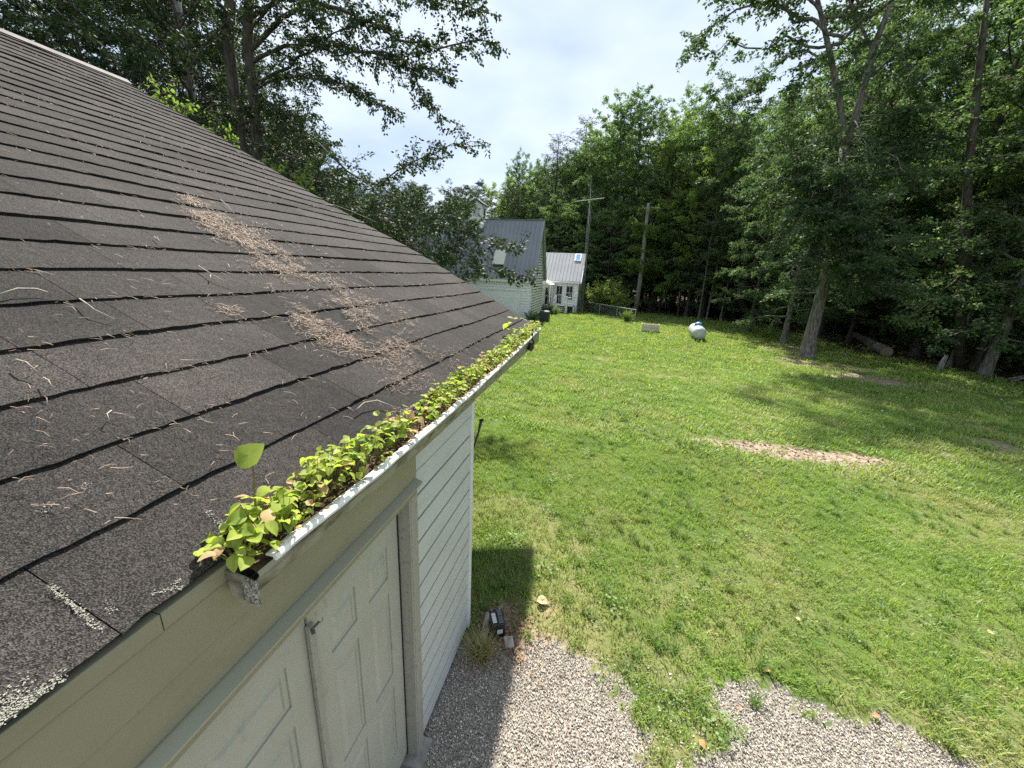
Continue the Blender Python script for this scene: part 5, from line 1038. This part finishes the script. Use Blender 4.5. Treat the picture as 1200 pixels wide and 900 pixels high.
# pale bare trunk with leaf tufts
t = Tree(301); q = [gnd(744, 368), atY(750, 330, 40), atY(755, 285, 40), atY(760, 238, 40)]; q[0] = np.array([q[0][0], 39.9, -.1]); c0 = q[0].copy(); q = [p - c0 for p in q]
t.trunk(q, [.24, .20, .17, .12], 8)
for f, Lb, n in ((.40, 1.5, 11), (.45, 1.2, 6), (.76, 1.3, 9), (.71, .9, 5), (.58, .8, 4), (.93, .5, 3)):
    p = q[0] + (q[-1] - q[0]) * f
    for k in range(n): a = t.r.rand() * 6.28; t.limb(p, p + np.array([math.cos(a), math.sin(a), .25 + .3 * t.r.rand()]) * Lb, .03, twig=.8, step=.22, nl=14, ls=.2, sub=1)
mm_ = t.meshes('bare_trunk', M['bark_pale'], M['leaf_yellow']); plant_tree(mm_, 'bare_tree', 'pale nearly bare broken topped trunk with leaf tufts at the end of the fence', 'tree', c0[0], c0[1], z=c0[2])
# big forked oak on the right of the lawn
t = Tree(302); Yo = 22.2; B_ = gnd(945, 419); pq = lambda u, v, y=Yo: atY(u, v, y) - B_
tk0 = [np.array([-.08, 0, -.3]), np.array([0, 0, .05]), pq(950, 393), pq(957, 368), pq(966, 330), pq(977, 270), pq(986, 210), pq(990, 172)]
t.trunk(tk0, [.47, .36, .28, .255, .235, .21, .19, .175], 14)
fl = [pq(990, 174), pq(984, 120), pq(972, 60), pq(958, 0), pq(945, -70)]; fr_ = [pq(991, 176), pq(1008, 120), pq(1026, 50), pq(1046, 0), pq(1062, -80)]
t.trunk(fl, [.14, .12, .10, .08, .05], 9); t.trunk(fr_, [.155, .14, .12, .095, .06], 9)
def limbs(t, L, **k):
    for pts in L: t.spline(pts[:-1], pts[-1] * .72, start=.08, **k)
limbs(t, [(pq(965, 30), pq(900, 5), pq(850, 20), pq(806, 62), .11), (pq(962, 10), pq(905, -30), pq(850, -10), .09), (pq(975, 75), pq(935, 60), pq(890, 95), .08), (pq(1024, 60), pq(1000, 10), pq(965, -40), .10), (pq(1018, 90), pq(1060, 60), pq(1100, 70), .10), (pq(1040, 15), pq(1090, -10), pq(1140, 30), .09),
          (pq(980, 110), pq(945, 120), pq(915, 150), .07), (pq(1010, 110), pq(1050, 130), pq(1090, 150), .08), (pq(985, 150), pq(950, 170, 21), pq(905, 190, 20.5), .06), (pq(990, 165), pq(1040, 180, 21), pq(1075, 215, 20), .07),
          (pq(982, 230), pq(940, 240, 21), pq(905, 290, 20), .06), (pq(984, 225), pq(1020, 240, 21), pq(1060, 270, 20.4), .06), (pq(976, 280), pq(950, 290, 20.5), pq(925, 320, 20), .05), (pq(976, 275), pq(1000, 290, 20.5), pq(1020, 330, 20), .05), (pq(980, 240), pq(975, 260, 20.5), pq(960, 300, 19.8), .05), (pq(984, 200), pq(960, 215, 20.5), pq(935, 262, 19.5), .05), (pq(984, 200), pq(1000, 215, 20.5), pq(1010, 260, 19.5), .05),
          (pq(986, 190), pq(985, 205, 20.6), pq(985, 235, 19.8), .05), (pq(982, 230), pq(985, 250, 20.6), pq(990, 285, 19.8), .05), (pq(978, 270), pq(968, 285, 20.6), pq(955, 318, 19.9), .05), (pq(972, 300), pq(985, 310, 20.8), pq(1000, 338, 20.2), .04), (pq(984, 200), pq(930, 205, 21), pq(880, 225, 20.5), .06), (pq(976, 60), pq(950, 75, 21.5), pq(930, 110, 21), .06), (pq(1030, 40), pq(1050, 50, 21.6), pq(1075, 95, 21), .06), (pq(1000, 140), pq(1010, 160, 21), pq(1030, 190, 20.6), .05), (pq(980, 100), pq(1000, 90, 21), pq(1005, 60, 21), .05)],
      twig=1.15, step=.26, nl=17, ls=.15, sub=2, flat=.22, wob=.18)
for k in range(34):
    zz_ = 3.2 + 7.5 * ((k * .618) % 1); f_ = (zz_ - 3.0) / 6.6; p = pq(966, 330) * (1 - min(f_, 1)) + pq(990, 172) * min(f_, 1); p[2] = zz_; a = -1.57 + (((k * .37) % 1) - .5) * 3.6; Lb = 1.6 + 2.2 * ((k * .73) % 1)
    t.limb(p, p + np.array([math.cos(a) * Lb, math.sin(a) * Lb, -.25 + .5 * t.r.rand()]), .04, twig=1.1, step=.25, nl=18, ls=.15, sub=2, flat=.2)
for k in range(26):
    a = k * 2.4; zz_ = 13 + 6 * t.r.rand(); p = fl[-1] * .5 + fr_[-1] * .5; p = np.array([p[0] * .8, p[1] * .8, zz_]); Lb = 5.2 * (1 - (zz_ - 12) / 12) + 1.2
    t.limb(p, p + np.array([math.cos(a) * Lb, math.sin(a) * Lb, 1.4]), .07, twig=1.3, step=.34, nl=14, ls=.18, sub=2, flat=.22)
mm_ = t.meshes('oak', M['bark_oak'], M['leaf_dark']); plant_tree(mm_, 'oak_tree', 'big forked oak with thick grey trunk standing on the lawn at the right', 'tree', B_[0], B_[1], z=0)
# wood edge tree with low pale sprays on the right
t = Tree(303); B2 = gnd(1125, 433); pq = lambda u, v, y=22: atY(u, v, y) - B2
t.trunk([np.array([0, 0, -.2]), pq(1128, 330), pq(1135, 200), pq(1150, 60), pq(1160, -40)], [.20, .17, .14, .11, .05], 8)
limbs(t, [(pq(1130, 320), pq(1100, 345, 20.5), pq(1066, 372, 19.5), .05), (pq(1130, 300), pq(1165, 330, 20.5), pq(1200, 355, 19.5), .05), (pq(1130, 270), pq(1090, 290, 20.5), pq(1050, 320, 20), .05), (pq(1132, 240), pq(1170, 250, 20.5), pq(1215, 270, 20), .05), (pq(1134, 200), pq(1090, 200, 20.5), pq(1045, 225, 20), .05), (pq(1136, 190), pq(1190, 180, 20.5), pq(1230, 190, 20), .05), (pq(1140, 140), pq(1100, 130), pq(1050, 150), .05), (pq(1145, 110), pq(1190, 90), pq(1240, 100), .05), (pq(1150, 60), pq(1110, 40), pq(1070, 60), .04), (pq(1155, 20), pq(1200, 0), pq(1240, 30), .04), (pq(1130, 330), pq(1150, 365, 20), pq(1172, 395, 19.4), .04)],
      twig=1.2, step=.28, nl=17, ls=.15, sub=2, flat=.12, wob=.15)
mm_ = t.meshes('spray', M['bark'], M['leaf_mid']); plant_tree(mm_, 'maple_tree', 'maple at the wood edge with low horizontal leaf sprays right of the stump', 'tree', B2[0], B2[1], z=0)
# twin trunk tree and birch behind the garage
t = Tree(304); Y0 = 13.0; B3 = np.array([atY(292, 200, Y0)[0], Y0, 0.0]); pq = lambda u, v, y=Y0: atY(u, v, y) - B3
t.trunk([np.array([-.35, 0, -.2]), pq(292, 200), pq(276, 120), pq(267, 50), pq(270, 0), pq(275, -60)], [.34, .21, .19, .18, .16, .10], 12)
t.trunk([np.array([.25, 0, -.2]), pq(303, 200), pq(298, 120), pq(290, 50), pq(292, 0), pq(300, -60)], [.34, .20, .175, .16, .14, .09], 12)
K5 = dict(twig=1.0, step=.16, nl=19, ls=.10, sub=2, flat=.35, wob=.2)
limbs(t, [(pq(292, 60), pq(345, 10), pq(410, 15, 12.5), pq(480, 50, 12), pq(572, 48, 11.5), .12), (pq(294, 20), pq(380, -35), pq(470, -15, 12), pq(560, 12, 11.5), .11), (pq(292, 75), pq(350, 50), pq(430, 60, 12), pq(520, 88, 11.5), .10), (pq(285, 110), pq(340, 90), pq(400, 100, 12), pq(455, 128, 11.5), .08),
          (pq(298, 100), pq(350, 70), pq(390, 40, 12.6), pq(440, 20, 12.4), .08), (pq(296, 150), pq(360, 160, 12.5), pq(430, 215, 12), pq(482, 190, 11.5), pq(545, 168, 11.2), .08), (pq(298, 165), pq(350, 190, 12.2), pq(400, 235, 11.6), pq(470, 260, 11), pq(540, 245, 10.6), .07),
          (pq(300, 190), pq(370, 240, 11), pq(440, 275, 10), pq(520, 300, 9.6), pq(608, 322, 9.3), .06), (pq(370, 240, 11), pq(440, 250, 10), pq(520, 262, 9.6), pq(588, 285, 9.4), .05), (pq(270, 60), pq(220, 40, 12.5), pq(160, 50, 12), pq(90, 30, 11.8), .10), (pq(270, 20), pq(230, -20), pq(170, -10), pq(90, 5), .09), (pq(280, 140), pq(240, 130, 12), pq(190, 110, 11.5), .07), (pq(300, 110), pq(330, 130, 12.2), pq(355, 165, 11.6), .05), (pq(430, 60, 12), pq(470, 70, 11.8), pq(505, 125, 11.4), .03), (pq(292, 40), pq(330, -10, 12), pq(370, 20, 11.4), .07)], **K5)
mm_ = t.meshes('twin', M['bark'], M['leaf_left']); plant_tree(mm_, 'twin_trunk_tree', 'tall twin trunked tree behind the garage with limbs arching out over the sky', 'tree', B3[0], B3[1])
t = Tree(305); B4 = np.array([atY(222, 150, 14.5)[0], 14.5, 0]); pq = lambda u, v, y=14.5: atY(u, v, y) - B4
t.trunk([np.array([0, 0, -.2]), pq(226, 130), pq(219, 70), pq(210, 20), pq(204, -50)], [.20, .16, .15, .13, .08], 10)
limbs(t, [(pq(218, 60), pq(180, 20), pq(130, 30), .05), (pq(214, 40), pq(245, 5), pq(262, -20), .05), (pq(222, 100), pq(190, 90), pq(150, 95), .05), (pq(222, 100), pq(245, 80), pq(262, 90), .04)], twig=.9, step=.3, nl=10, ls=.12, sub=1)
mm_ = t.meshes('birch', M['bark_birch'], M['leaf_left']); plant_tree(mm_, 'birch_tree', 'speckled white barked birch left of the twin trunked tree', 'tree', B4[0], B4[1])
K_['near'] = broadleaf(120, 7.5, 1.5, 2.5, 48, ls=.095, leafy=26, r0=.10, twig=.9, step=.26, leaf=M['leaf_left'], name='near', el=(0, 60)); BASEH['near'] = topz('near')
for (u, vt, Y, lab, wd_) in [(420, 225, 15.5, 'bushy tree left of the house roof behind the lower rake', 1.0), (485, 222, 17.5, 'mid green tree overlapping the left end of the house roof', .9), (352, 170, 14.5, 'bushy tree right of the twin trunks above the rake', 1.0), (535, 222, 22.5, 'small tree half hiding the white cupola from the left', .75), (395, 212, 18, 'tree filling the gap behind the two bushy ones', 1.1), (465, 245, 13.5, 'low leafy tree just above the lower rake', .8), (330, 120, 17, 'tree close behind the twin trunks on their right', 1.1)]:
    Tpx('near', u, vt, Y, lab, wide=wd_, group=None)
